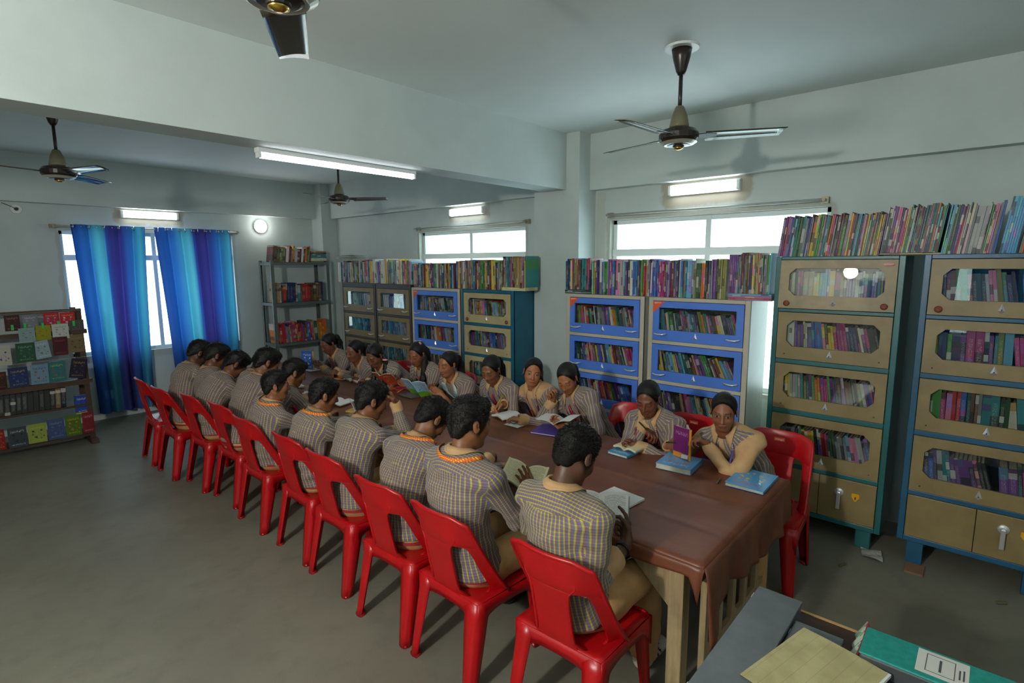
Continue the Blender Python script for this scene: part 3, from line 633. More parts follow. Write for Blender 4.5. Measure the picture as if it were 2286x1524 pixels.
# ================================================================== plastic chairs
def plastic(name, col, vary):
    m = mat(name, col, .36, vary=vary, scale=5, spec=.45); t = NT(m) if False else None; return m
M_red = mat('red_plastic', 'b0060f', .34, vary='a0050d', scale=5, bump=.04, bscale=220)
def ss_(x, a, b):
    x = min(1, max(0, (x-a)/(b-a))); return x*x*(3-2*x)
def chair_proto():
    r = empty('plastic_chair', (0, 0, 0))
    ZS, ZT = .435, .865
    def back(u, v):                      # u -1..1 across, v 0..1 up
        a = abs(u)
        yb = -.185+.20*ss_(a, .48, 1)
        yt = -.285+.045*u*u
        k = v**.85
        x = u*(.222*(1-v)+.207*v) * (1-.03*ss_(v, .85, 1)*a)
        z = ZS-.012*(1-v)+(ZT-ZS-.022*ss_(a, .55, 1))*v
        return (x, yb*(1-k)+yt*k, z)
    vh0, vh1 = .02, .66; n = 5.0
    def hw(v):
        q = abs(2*(v-(vh0+vh1)/2)/(vh1-vh0)); return 0 if q >= 1 else (1-q**n)**(1/n)
    mb = MB(); vs = [vh0+(vh1-vh0)*(.5-.5*math.cos(math.pi*k/16)) for k in range(17)]
    vs[0], vs[-1] = vh0, vh1
    cin = lambda v: .62-.02*v; wd = lambda v: (.195*(1-v)+.155*v)
    for sgn in (-1, 1):
        # stile
        V = []; 
        for v in vs:
            u1 = cin(v)+wd(v)*hw(v)
            V += [back(sgn*(u1+(1-u1)*i/4), v) for i in range(5)]
        mb.add(V, [(j*5+i, j*5+i+1, j*5+i+6, j*5+i+5) for j in range(16) for i in range(4)])
    V = []
    for v in vs:
        u0 = cin(v)-wd(v)*hw(v); V += [back(-u0+2*u0*i/8, v) for i in range(9)]
    mb.add(V, [(j*9+i, j*9+i+1, j*9+i+10, j*9+i+9) for j in range(16) for i in range(8)])
    us = sorted(set([-1+2*i/16 for i in range(17)]+[-cin(vh1), cin(vh1)])); m_ = len(us)
    V = []
    for v in [vh1+(1-vh1)*k/5 for k in range(6)]: V += [back(u, v) for u in us]
    mb.add(V, [(j*m_+i, j*m_+i+1, (j+1)*m_+i+1, (j+1)*m_+i) for j in range(5) for i in range(m_-1)])
    V = [back(u, 0) for u in us]+[back(u, vh0) for u in us]
    mb.add(V, [(i, i+1, m_+i+1, m_+i) for i in range(m_-1)])
    b = mb.build('backrest', M_red, r, world=False, smooth=True, solid=.011)
    md = b.modifiers.new('bv', 'BEVEL'); md.width = .003; md.segments = 2; md.limit_method = 'ANGLE'
    # rolled rim along the outer edge and two ribs on the splat edges
    pts = [back(-1, v) for v in np.linspace(0, .97, 12)]+[back(u, 1-.015*abs(u)**6) for u in np.linspace(-.97, .97, 21)]+[back(1, v) for v in np.linspace(.97, 0, 12)]
    pts = [(p[0], p[1]-.004, p[2]) for p in pts]
    MB().tube(pts, .010, 8).build('rim', M_red, r, world=False, smooth=True)
    for sgn in (-1, 1):
        pts = [(lambda p: (p[0], p[1]-.004, p[2]))(back(sgn*(cin(v)-wd(v)*hw(v)-.02), v)) for v in np.linspace(.02, .78, 12)]
        MB().tube(pts, [.008]*9+[.006, .004, .001], 6).build('rib', M_red, r, world=False, smooth=True)
    # seat shell with apron
    def seat(u, v):                      # u across 0..1, v back->front
        x = (u-.5)*2; hwid = .218+.008*v; y = -.195+.425*v
        z = ZS-.012*(1-x*x)*(1-(2*v-1)**2) - .02*ss_(v, .86, 1)
        return (x*hwid, y, z)
    mb = MB(); mb.grid(seat, 12, 12)
    s = mb.build('seat', M_red, r, world=False, smooth=True, solid=.008)
    ap = MB(); prof = []
    def apron(p0, p1, drop):
        p0, p1 = Vector(p0), Vector(p1); N = 12; V = []
        for k in range(N+1):
            t = k/N; p = p0+(p1-p0)*t; d = drop*(1+1.6*(abs(2*t-1))**4)
            V += [(p.x, p.y, p.z), (p.x, p.y, p.z-d)]
        ap.add(V, [(2*k, 2*k+1, 2*k+3, 2*k+2) for k in range(N)])
    apron((-.218, -.195, ZS), (-.226, .23, ZS-.014), .055); apron((.218, -.195, ZS), (.226, .23, ZS-.014), .055)
    apron((-.218, -.195, ZS), (.218, -.195, ZS), .06); apron((-.226, .23, ZS-.016), (.226, .23, ZS-.016), .045)
    ap.build('apron', M_red, r, world=False, smooth=True, solid=.007)
    # legs: tapered channels, open towards the inside
    def leg(sx, sy):
        tx, ty = sx*.217, (-.19 if sy < 0 else .225); bx, by = sx*.225, (-.262 if sy < 0 else .248)
        mb = MB(); N = 7; V = []; nP = 9
        for k in range(N+1):
            t = k/N; z = (ZS-.004)*(1-t); cx = tx+(bx-tx)*t; cy = ty+(by-ty)*t
            w = .092*(1-t)**1.0+.050*t; dpt = .080*(1-t)+.046*t
            base = [(0, -1.0), (0, -.3), (0, 0), (-.12, .12), (-.3, .0)]
            prof = [(-w, 0), (-w*.55, -.006), (-w*.22, -.004), (-w*.06, .004), (0, .016), (.004, dpt*.35), (.0, dpt*.7), (-.002, dpt)]
            V += [(cx+sx*a, cy+(-sy)*b*(-1 if False else 1), z) for a, b in prof]
        m = len(prof)
        mb.add(V, [(k*m+i, k*m+i+1, (k+1)*m+i+1, (k+1)*m+i) for k in range(N) for i in range(m-1)])
        # little foot pad
        cx, cy = bx, by; w = .05; 
        mb.add([(cx, cy, .0), (cx-sx*w, cy, .0), (cx-sx*w*.9, cy-sy*.03, .0), (cx-sx*.01, cy-sy*.046, .0), (cx, cy, .012), (cx-sx*w, cy, .012), (cx-sx*w*.9, cy-sy*.03, .012), (cx-sx*.01, cy-sy*.046, .012)], [(0, 1, 2, 3), (4, 5, 6, 7), (0, 1, 5, 4), (1, 2, 6, 5), (2, 3, 7, 6), (3, 0, 4, 7)])
        mb.build('leg', M_red, r, world=False, smooth=True, solid=.006)
    for sx in (-1, 1):
        for sy in (-1, 1): leg(sx, sy)
    # maker's sticker on the front of the top rail
    p = Vector(back(0, .88)); q = Vector(back(0, .96)); upv = (q-p).normalized(); n = Vector((1, 0, 0)).cross(upv).normalized()
    if n.y < 0: n = -n
    c = p+n*.0075
    def fn(u, v, d): return tuple(c+Vector((-1, 0, 0))*u+upv*v+n*d)
    st = MB().prism([(-.033, -.012), (.033, -.012), (.033, .012), (-.033, .012)], fn, 0, .0008).build('sticker', M_orange, r, world=False)
    text_mesh('mango', .019, lambda x, y: fn(x, y, .0012), M_pale, 'lettering', None).parent = st
    return r
CH = chair_proto()
BOYX = 1.80                                           # seat centre line of the boys' row
chairs = [(BOYX+.055, 1.25, .03), (BOYX+.0, 1.865, -.02), (BOYX, 2.37, .02), (BOYX+.03, 2.98, .0), (BOYX+.05, 3.49, -.02), (BOYX+.04, 4.14, .0), (BOYX+.08, 4.75, .02), (BOYX+.03, 5.285, 0), (BOYX-.06, 5.80, .02), (BOYX-.06, 6.36, -.05)]
g_ch = 'red plastic chairs in the front row'
for k, (x, y, a) in enumerate(chairs):
    o = CH if k == 0 else copy_tree(CH)
    o.location = (x, y, 0); o.rotation_euler.z = -math.pi/2+a
    lab = 'red plastic chair seen from behind, %s' % ('nearest the camera' if k == 0 else ('empty, at the far end near the curtain' if k == 9 else '%s from the near end of the row' % ordw(k+1)))
    tag(o, lab, 'chair', g_ch)
for k, (y, lab) in enumerate(((4.44, 'red plastic chair tucked in at the table between the fifth and sixth boys'), (5.0, 'red plastic chair tucked in at the table behind the bent boys'), (5.56, 'red plastic chair tucked in far down the boys\' side of the table'))):
    o = copy_tree(CH); o.location = (2.28, y, 0); o.rotation_euler.z = -math.pi/2; tag(o, lab, 'chair', 'red chairs tucked in between the boys')
GIRLY = [.985, 1.60, 2.07, 2.62, 3.08, 3.56, 4.08, 4.56, 5.04, 5.72]
for k, y in enumerate(GIRLY):
    o = copy_tree(CH); o.location = (3.56+.0, y, 0); o.rotation_euler.z = math.pi/2+(.06 if k == 0 else 0)
    tag(o, 'red plastic chair on the girls\' side, %s' % ('at the near table corner with its sticker showing' if k == 0 else '%s from the near end' % ordw(k+1)), 'chair', 'red chairs along the girls\' side')
# ================================================================== table
TX0, TX1, TY0, TY1, TZ = 2.085, 3.31, .80, 6.78, .75
def wood_mat(name, c1, c2, axis='z', sc=9):
    m = bpy.data.materials.new(name); t = NT(m); MATS[name] = m; x, y, z = t.sep(t.coord())
    st = {'x': (.12, 1, 1), 'y': (1, .12, 1), 'z': (1, 1, .12)}[axis]
    n = t.noise(t.comb(x*st[0], y*st[1], z*st[2]), sc*4, 5, .65); n2 = t.noise(t.coord(), 6, 3)
    c = t.mix(t.ss(n, .3, .7), c1, c2); c = t.mix(t.ss(n2, .5, .8)*.35, c, '4d4233')
    t.l.new(c, t.P.inputs['Base Color']); t.P.inputs['Roughness'].default_value = .62; t.l.new(t.bump(n, .2, .002), t.P.inputs['Normal']); return m
M_wood = wood_mat('raw_wood', 'ab9670', '8f7a58'); M_woody = wood_mat('raw_wood_rail', 'ab9670', '8f7a58', 'x')
r = empty('reading_table', ((TX0+TX1)/2, (TY0+TY1)/2, 0), label='long wooden reading table with unpainted slatted end frame', cat='table')
MB().box(TX0+.012, TX1-.012, TY0+.015, TY1-.015, .712, .742).build('tabletop', M_wood, r, bevel=.004)
for y in (TY0+.10, 2.80, 4.80, TY1-.16):
    for x in (TX0+.035, TX1-.105): MB().box(x, x+.075, y, y+.07, 0, .712).build('leg', M_wood, r, bevel=.004)
for x in (TX0+.05, TX1-.075): MB().box(x, x+.025, TY0+.17, TY1-.16, .64, .712).build('side_rail', M_woody, r)
for y in (TY0+.115, TY1-.14): MB().box(TX0+.11, TX1-.105, y, y+.025, .62, .712).build('end_rail', M_woody, r)
# gusset at the near corner leg, running along the side
MB().prism([(TY0+.17, .712), (TY0+.44, .712), (TY0+.17, .47)], lambda u, v, d: (d, u, v), TX0+.045, TX0+.075).build('gusset', M_wood, r)
# slatted end frame under the near end
yE = TY0+.055
for k, x in enumerate(np.linspace(TX0+.19, TX1-.15, 6)):
    MB().box(x, x+.042, yE, yE+.03, 0, .64).build('end_slat', M_wood, r, bevel=.003)
for k, (x0, x1) in enumerate(zip(np.linspace(TX0+.19, TX1-.15, 6)[:-1]+.042, np.linspace(TX0+.19, TX1-.15, 6)[1:])):
    MB().box(x0, x1, yE+.004, yE+.026, .16, .20).build('lower_rung', M_woody, r)
    if k in (0, 2, 4): MB().prism([(x0, .20), (x0+.05, .20), (x0, .25)], lambda u, v, d: (u, d, v), yE+.004, yE+.026).build('corner_block', M_wood, r)
MB().box(TX0+.11, TX1-.105, yE-.001, yE+.031, .60, .645).build('slat_rail', M_woody, r)
MB().box(TX0+.44, TX0+.47, TY0+.4, TY1-.4, .10, .15).build('stretcher', M_woody, r)
# brown oilcloth
def cloth_mat():
    m = bpy.data.materials.new('brown_oilcloth'); t = NT(m); x, y, z = t.sep(t.coord('Object'))
    n = t.noise(t.comb(x*1.0, y*.35, z), 5, 5, .6); n2 = t.noise(t.coord('Object'), 55, 4, .7); n3 = t.noise(t.coord('Object'), 2.2, 4, .6)
    c = t.mix(t.ss(n, .3, .7), '63331f', '75442c'); c = t.mix(t.ss(n3, .5, .75)*.4, c, '502817')
    t.l.new(c, t.P.inputs['Base Color']); t.P.inputs['Roughness'].default_value = .42; t.P.inputs['Specular IOR Level'].default_value = .5
    t.l.new(t.bump(n2*.25+n*.7, .25, .006), t.P.inputs['Normal']); t.P.inputs['Coat Weight'].default_value = .0; return m
M_cloth = cloth_mat(); Mc = MB()
def crease(x, y):
    z = 0
    for (c, w, h, sl) in ((2.42, .012, .0055, .02), (2.72, .012, .0065, -.01), (3.02, .012, .0050, .01)):
        d = (x-c-sl*(y-2))/w; z += h*math.exp(-d*d)*(-1 if h < .0056 else 1)
    for k in range(7): z += .0035*math.exp(-((y-(1.3+.75*k)-.05*math.sin(3*x))/.022)**2)
    return z+.0012*math.sin(9*x+2*math.sin(3*y))*math.sin(5*y+1)
nx, ny = 64, 190
Mc.grid(lambda u, v: (TX0-.004+(TX1-TX0+.008)*u, TY0-.004+(TY1-TY0+.008)*v, TZ+crease(TX0+(TX1-TX0)*u, TY0+(TY1-TY0)*v)-.012*(max(0, 1-u*40)**2+max(0, (u-.975)*40)**2+max(0, 1-v*190)**2)), nx, ny)
def hem(s):                              # s 0..1 from boys' corner to girls' corner
    base = .235+.03*math.sin(2+9*s)+.015*math.sin(23*s)
    return base + .055*math.exp(-((s+.01)/.05)**2) + .06*math.exp(-((s-1.0)/.06)**2)
def drape(u, v):
    x = TX0-.004+(TX1-TX0+.008)*u; d = hem(u)*v
    f = (.018*math.sin(17*u+.6)+.012*math.sin(41*u))*v**.8 + .012*v
    flare = (-.055*math.exp(-(u/.05)**2)*v+.075*math.exp(-((u-1)/.05)**2)*v)
    return (x+flare, TY0-.004-.008*min(1, v*8)-f*.9-.03*v*math.exp(-(u/.05)**2), TZ-.008-d)
Mc.grid(drape, nx, 12)
def side(u, v):                          # short overhang on the boys' side
    y = TY0-.004+(TY1-TY0+.008)*u; d = (.045+.012*math.sin(3*u*6)+.01*math.sin(31*u))*v+.12*v*math.exp(-(u/.006)**2)
    return (TX0-.004-.006*min(1, v*5)-.006*v*math.sin(40*u)-.008*v*math.exp(-(u/.006)**2), y+.02*v*math.exp(-(u/.006)**2), TZ-.010-d)
Mc.grid(side, 190, 5)
def side2(u, v):
    y = TY0-.004+(TY1-TY0+.008)*u; d = (.16+.02*math.sin(20*u)+.10*math.exp(-(u/.03)**2))*v
    return (TX1+.004+.006*min(1, v*5)+.012*v*(1+math.sin(60*u))+.09*v*math.exp(-(u/.02)**2), y, TZ-.010-d)
Mc.grid(side2, 190, 6)
Mc.build('tablecloth', M_cloth, None, smooth=True, solid=.0022, label='dark brown oilcloth draped over the long reading table', cat='tablecloth')
# ================================================================== people: signed-distance bodies meshed with surface nets
A_ = lambda *a: np.array(a, np.float32)
def unit(v): v = np.asarray(v, float); return v/max(1e-9, np.linalg.norm(v))
class Fld:
    def __init__(s, lo, hi, res):
        s.lo = np.asarray(lo, float)-2*res; s.res = res; s.n = np.ceil((np.asarray(hi, float)+2*res-s.lo)/res).astype(int)+1
        s.F = np.full(s.n, .25, np.float32); s.ax = [(s.lo[i]+res*np.arange(s.n[i])).astype(np.float32) for i in range(3)]
    def _sl(s, lo, hi):
        i0 = np.clip(np.floor((lo-s.lo)/s.res).astype(int), 0, s.n); i1 = np.clip(np.ceil((hi-s.lo)/s.res).astype(int)+1, 0, s.n)
        return tuple(slice(a, b) for a, b in zip(i0, i1))
    def op(s, lo, hi, fn, k, sub=False):
        m = k+.03; sl = s._sl(np.asarray(lo)-m, np.asarray(hi)+m)
        if any(q.stop <= q.start for q in sl): return
        d = fn(s.ax[0][sl[0]][:, None, None], s.ax[1][sl[1]][None, :, None], s.ax[2][sl[2]][None, None, :]); f = s.F[sl]
        if sub: f = -f
        h = np.clip(k-np.abs(f-d), 0, None)/max(k, 1e-6); r = np.minimum(f, d)-h*h*k*.25
        s.F[sl] = -r if sub else r
    def cone(s, a, b, ra, rb, k=.02, sub=False):
        a, b = np.asarray(a, float), np.asarray(b, float); ab = b-a; L = max(1e-9, ab@ab); R = max(ra, rb)
        def fn(x, y, z):
            t = np.clip(((x-a[0])*ab[0]+(y-a[1])*ab[1]+(z-a[2])*ab[2])/L, 0, 1)
            return np.sqrt((x-a[0]-t*ab[0])**2+(y-a[1]-t*ab[1])**2+(z-a[2]-t*ab[2])**2)-(ra+(rb-ra)*t)
        s.op(np.minimum(a, b)-R, np.maximum(a, b)+R, fn, k, sub)
    def ell(s, c, r, M=None, k=.02, sub=False):
        c = np.asarray(c, float); r = np.asarray(r, float); M = np.eye(3) if M is None else np.asarray(M); e = np.abs(M)@r
        def fn(x, y, z):
            X_, Y_, Z_ = x-c[0], y-c[1], z-c[2]
            q = [(M[0, i]*X_+M[1, i]*Y_+M[2, i]*Z_)/r[i] for i in range(3)]
            k0 = np.sqrt(q[0]**2+q[1]**2+q[2]**2); k1 = np.sqrt((q[0]/r[0])**2+(q[1]/r[1])**2+(q[2]/r[2])**2)
            return k0*(k0-1)/np.maximum(k1, 1e-6)
        s.op(c-e, c+e, fn, k, sub)
    def warp(s, fn):
        s.F += fn(s.ax[0][:, None, None], s.ax[1][None, :, None], s.ax[2][None, None, :]).astype(np.float32)
    def at(s, p):
        q = (np.asarray(p)-s.lo)/s.res; i = np.clip(np.floor(q).astype(int), 0, s.n-2); t = q-i; v = 0
        for a in (0, 1):
            for b in (0, 1):
                for c in (0, 1): v += s.F[i[0]+a, i[1]+b, i[2]+c]*(t[0] if a else 1-t[0])*(t[1] if b else 1-t[1])*(t[2] if c else 1-t[2])
        return v
    def mesh(s):
        F = s.F; S = F < 0; nx, ny, nz = F.shape
        c = np.zeros((nx-1, ny-1, nz-1), np.uint8)
        for a in (0, 1):
            for b in (0, 1):
                for d in (0, 1): c += S[a:nx-1+a, b:ny-1+b, d:nz-1+d]
        m = (c > 0) & (c < 8); ids = np.argwhere(m); idx = np.full(m.shape, -1, np.int64); idx[m] = np.arange(len(ids))
        acc = np.zeros((len(ids), 3)); cnt = np.zeros(len(ids)); cor = [(a, b, d) for a in (0, 1) for b in (0, 1) for d in (0, 1)]
        val = {q: F[ids[:, 0]+q[0], ids[:, 1]+q[1], ids[:, 2]+q[2]].astype(float) for q in cor}
        for q in cor:
            for ax in range(3):
                if q[ax] == 0:
                    p = list(q); p[ax] = 1; p = tuple(p); fa, fb = val[q], val[p]; x = (fa < 0) != (fb < 0)
                    t = np.where(x, fa/np.where(x, fa-fb, 1), 0); pos = np.tile(np.array(q, float), (len(ids), 1)); pos[:, ax] = t
                    acc[x] += pos[x]; cnt[x] += 1
        V = s.lo+(ids+acc/cnt[:, None])*s.res; Q = []
        for ax in range(3):
            o = [i for i in range(3) if i != ax]; sl0 = [slice(1, -1)]*3; sl0[ax] = slice(0, -1); sl1 = [slice(1, -1)]*3; sl1[ax] = slice(1, None)
            a, b = S[tuple(sl0)], S[tuple(sl1)]; e = np.argwhere(a != b); fl = a[tuple(e.T)]
            e[:, o[0]] += 1; e[:, o[1]] += 1
            def cell(d0, d1): w = e.copy(); w[:, o[0]] -= d0; w[:, o[1]] -= d1; return idx[w[:, 0], w[:, 1], w[:, 2]]
            q = np.stack([cell(1, 1), cell(0, 1), cell(0, 0), cell(1, 0)], 1)
            if ax == 1: fl = ~fl
            q[~fl] = q[~fl][:, ::-1]; Q.append(q)
        Q = np.concatenate(Q); return V, Q[(Q >= 0).all(1)]
def fast_mesh(name, V, Q, mats, parent, org, smooth=True, fm=None):
    me = bpy.data.meshes.new(name); V = (np.asarray(V)-np.asarray(org)).astype(np.float32); n = len(Q); k = Q.shape[1]
    me.vertices.add(len(V)); me.vertices.foreach_set('co', V.ravel()); me.loops.add(n*k); me.loops.foreach_set('vertex_index', Q.astype(np.int32).ravel())
    me.polygons.add(n); me.polygons.foreach_set('loop_start', np.arange(0, n*k, k, dtype=np.int32)); me.polygons.foreach_set('loop_total', np.full(n, k, np.int32))
    for m in (mats if isinstance(mats, list) else [mats]): me.materials.append(m)
    if fm is not None: me.polygons.foreach_set('material_index', np.asarray(fm, np.int32))
    if smooth: me.polygons.foreach_set('use_smooth', np.ones(n, bool))
    me.update(calc_edges=True); me.validate(); return new_obj(name, me, parent)
# ------------------------------------------------------------------ materials of the figures
def skin_mat(name, eyes, girl=False):
    m = bpy.data.materials.new(name); t = NT(m); oi = t.node('ShaderNodeObjectInfo'); base = oi.outputs['Color']
    x, y, z = t.sep(t.attr('hl').outputs['Vector']); ax = x.abs(); face = (y > .045)
    n = t.noise(t.coord(), 30, 3); col = t.mix(t.ss(n, .3, .7)*.18, base, (.03, .012, .006, 1))
    def ell(cx, cz, rx, rz): 
        a = (ax-cx)/rx; b = (z-cz)/rz; return a*a+b*b
    lips = (1.0-t.ss(ell(0.0, -.0635, .0235, .0085), .6, 1.1))*face
    col = t.mix(lips*.55, col, '5e2a26'); col = t.mix((1.0-t.ss((z+.0632).abs(), .0004, .0016))*lips*.8, col, '2a1210')
    arch = z-.0280+(ax-.029)*(ax-.029)*9.0
    brow = (1.0-t.ss(arch.abs()/(.0045-(ax-.02)*.05), .5, 1.1))*(1.0-t.ss((ax-.033).abs(), .015, .021))*face
    col = t.mix(brow*.85, col, '120c0a')
    if eyes == 'open':
        e = ell(.0315, .005, .0155, .0056); inn = (1.0-t.ss(e, .85, 1.0))*face; col = t.mix(inn, col, '8d8780')
        iris = (1.0-t.ss(ell(.0325, .0055, .0075, .0078), .75, 1.0))*inn; col = t.mix(iris, col, '150d0a')
        lash = (1.0-t.ss((e-1.05).abs(), .12, .35))*((z > .006)*.9+.1)*face; col = t.mix(lash*.85, col, '140c0a')
    else:
        e = ell(.0315, .003, .0165, .0088); lash = (1.0-t.ss((e-1.0).abs(), .18, .55))*(z < -.0008)*face; col = t.mix(lash*.9, col, '140c0a')
        lid = (1.0-t.ss(e, .3, 1.2))*face; col = t.mix(lid*.15, col, '3a1e14')
    stb = (ax < .0735)*t.ss(.81*y-.585*z-(5.5 if girl else 1.6)*x*x+(t.noise(t.comb(x*90.0, z*30.0, y*30.0), 2.0, 2)-.5)*.006, *((.0035, -.0035) if girl else (.040, .029)))*t.ss(z+y*.28*((y < 0.0)*2.6+.2), *((-.02, .0) if girl else (-.062, -.030)))*(y > -.3)
    col = t.mix(stb*(1.0 if girl else .88), col, '0a0807')
    t.l.new(col, t.P.inputs['Base Color']); t.P.inputs['Roughness'].default_value = .48; t.put(t.P.inputs['Specular IOR Level'], .4-stb*.25)
    t.P.inputs['Subsurface Weight'].default_value = .0
    return m
M_skinO, M_skinD, M_skinOg, M_skinDg = skin_mat('skin_open_eyes', 'open'), skin_mat('skin_lowered_eyes', 'down'), skin_mat('girl_skin_open_eyes', 'open', True), skin_mat('girl_skin_lowered_eyes', 'down', True)
def hair_mat(part=False):
    m = bpy.data.materials.new('parted_hair' if part else 'black_hair'); t = NT(m); x, y, z = t.sep(t.attr('hl').outputs['Vector'])
    ang = t.math('ARCTAN2', x, z+.03)
    n = t.noise(t.comb(ang*14.0, y*6.0, z*6.0), 6, 4, .7)
    hc = t.mix(t.ss(n, .35, .75), '080706', '17120f')
    if part: hc = t.mix((1.0-t.ss(x.abs(), .0012, .003))*(z > .05)*(y > -.06), hc, '6a4a38')
    t.l.new(hc, t.P.inputs['Base Color']); t.P.inputs['Roughness'].default_value = .42; t.P.inputs['Specular IOR Level'].default_value = .3
    t.l.new(t.bump(n, .6, .003), t.P.inputs['Normal']); return m
M_hair, M_hairp = hair_mat(), hair_mat(True)
def shirt_mat(name, girl, tone=0):
    m = bpy.data.materials.new(name); t = NT(m); u, v, _ = t.sep(t.node('ShaderNodeUVMap', uv_map='UVMap').outputs[0])
    if girl:
        f = (u/.0225+.2).frac(); g = (v/.011).frac(); g2 = (v/.0055).frac()
        c = t.mix((f > .55)*.35, '75616f', '68596a'); c = t.mix(((f-.70).abs() < .05)*.5, c, '3f4763')
        c = t.mix((g2 < .4)*.18, c, '94868e')
        c = t.mix(((f-.28).abs() < .115)*((g > .32)*.55+.35), c, 'b5b03a'); c = t.mix(((f-.28).abs() < .045)*(g > .3)*.5, c, 'cdc848')
    else:
        f = (u/.0195+.2).frac(); g = (v/.0135).frac()
        base = '695b66' if tone == 0 else '736468'
        c = t.mix((f > .5)*.4, base, '5c5369'); c = t.mix(((f-.56).abs() < .055)*.9, c, '8a2f4c'); c = t.mix(((f-.78).abs() < .06)*.85, c, '4a5796')
        c = t.mix(((g-.72).abs() < .10)*.55, c, '4b5684'); c = t.mix(((g-.48).abs() < .05)*.5, c, '7d2b45')
        c = t.mix(((g-.2).abs() < .10)*.4, c, '9a9330'); c = t.mix(((f-.25).abs() < (.15 if tone else .12))*.8, c, 'a09c34')
        c = t.mix(((f-.25).abs() < .12)*((g-.2).abs() < .12)*.6, c, 'c4b93e')
    n = t.noise(t.coord(), 9, 4, .6); n2 = t.noise(t.comb(u*900.0, v*900.0, 0.0), 1.0, 1)
    t.l.new(c, t.P.inputs['Base Color']); t.P.inputs['Roughness'].default_value = .82; t.P.inputs['Sheen Weight'].default_value = .15
    t.l.new(t.bump(n, .55, .02), t.P.inputs['Normal']); return m
M_sh = [shirt_mat('boys_check_shirt', False), shirt_mat('boys_yellow_check_shirt', False, 1), shirt_mat('girls_striped_shirt', True)]
M_tan = mat('tan_cotton', 'c09a6e', .85, vary='b48d61', scale=12, bump=.3, bscale=14, bdist=.01); M_khakit = mat('tan_trousers', 'c69c68', .85, vary='b78c58', scale=10, bump=.4, bscale=12, bdist=.015)
M_belt = mat('red_belt', '8e1f26', .6); M_tie = mat('red_tie', '9c1230', .6); M_maroon = mat('maroon_ribbon', '7a1c30', .5); M_purple = mat('purple_ribbon', '4a3a86', .5); M_ltxt = mat('ribbon_print', 'e6dfe0', .6)
M_black = mat('black_shoe', '131313', .4); M_sneak = mat('white_sneaker', 'c9c2b4', .6); M_pink = mat('pink_bow', 'd68a9a', .7); M_scarf = mat('pale_scarf', 'c6d2d2', .85, vary='6f9fa4', scale=26); M_gold = mat('gold', 'd9b45a', .25, 1); M_thread = mat('red_thread', 'b8261e', .7); M_bangle = mat('black_band', '111111', .5)
def orange_ribbon():
    m = bpy.data.materials.new('orange_patterned_ribbon'); t = NT(m); x, y, z = t.sep(t.coord())
    k = ((x*80.0+z*60.0).frac() > .5); k2 = ((y*90.0-z*70.0).frac() > .5)
    t.l.new(t.mix(k*k2, 'd2541c', 'e8c23a'), t.P.inputs['Base Color']); t.P.inputs['Roughness'].default_value = .6; return m
M_orib = orange_ribbon()
def Rx(a): c, s = math.cos(a), math.sin(a); return np.array([[1, 0, 0], [0, c, -s], [0, s, c]])
def Ry(a): c, s = math.cos(a), math.sin(a); return np.array([[c, 0, s], [0, 1, 0], [-s, 0, c]])
def Rz(a): c, s = math.cos(a), math.sin(a); return np.array([[c, -s, 0], [s, c, 0], [0, 0, 1]])
D2R = math.pi/180
def bez(a, b, c, t): return (1-t)**2*a+2*t*(1-t)*b+t*t*c
def seg_d(P, a, b):
    ab = b-a; t = np.clip(((P-a)@ab)/(ab@ab), 0, 1); return np.linalg.norm(P-a-t[:, None]*ab, axis=1), t
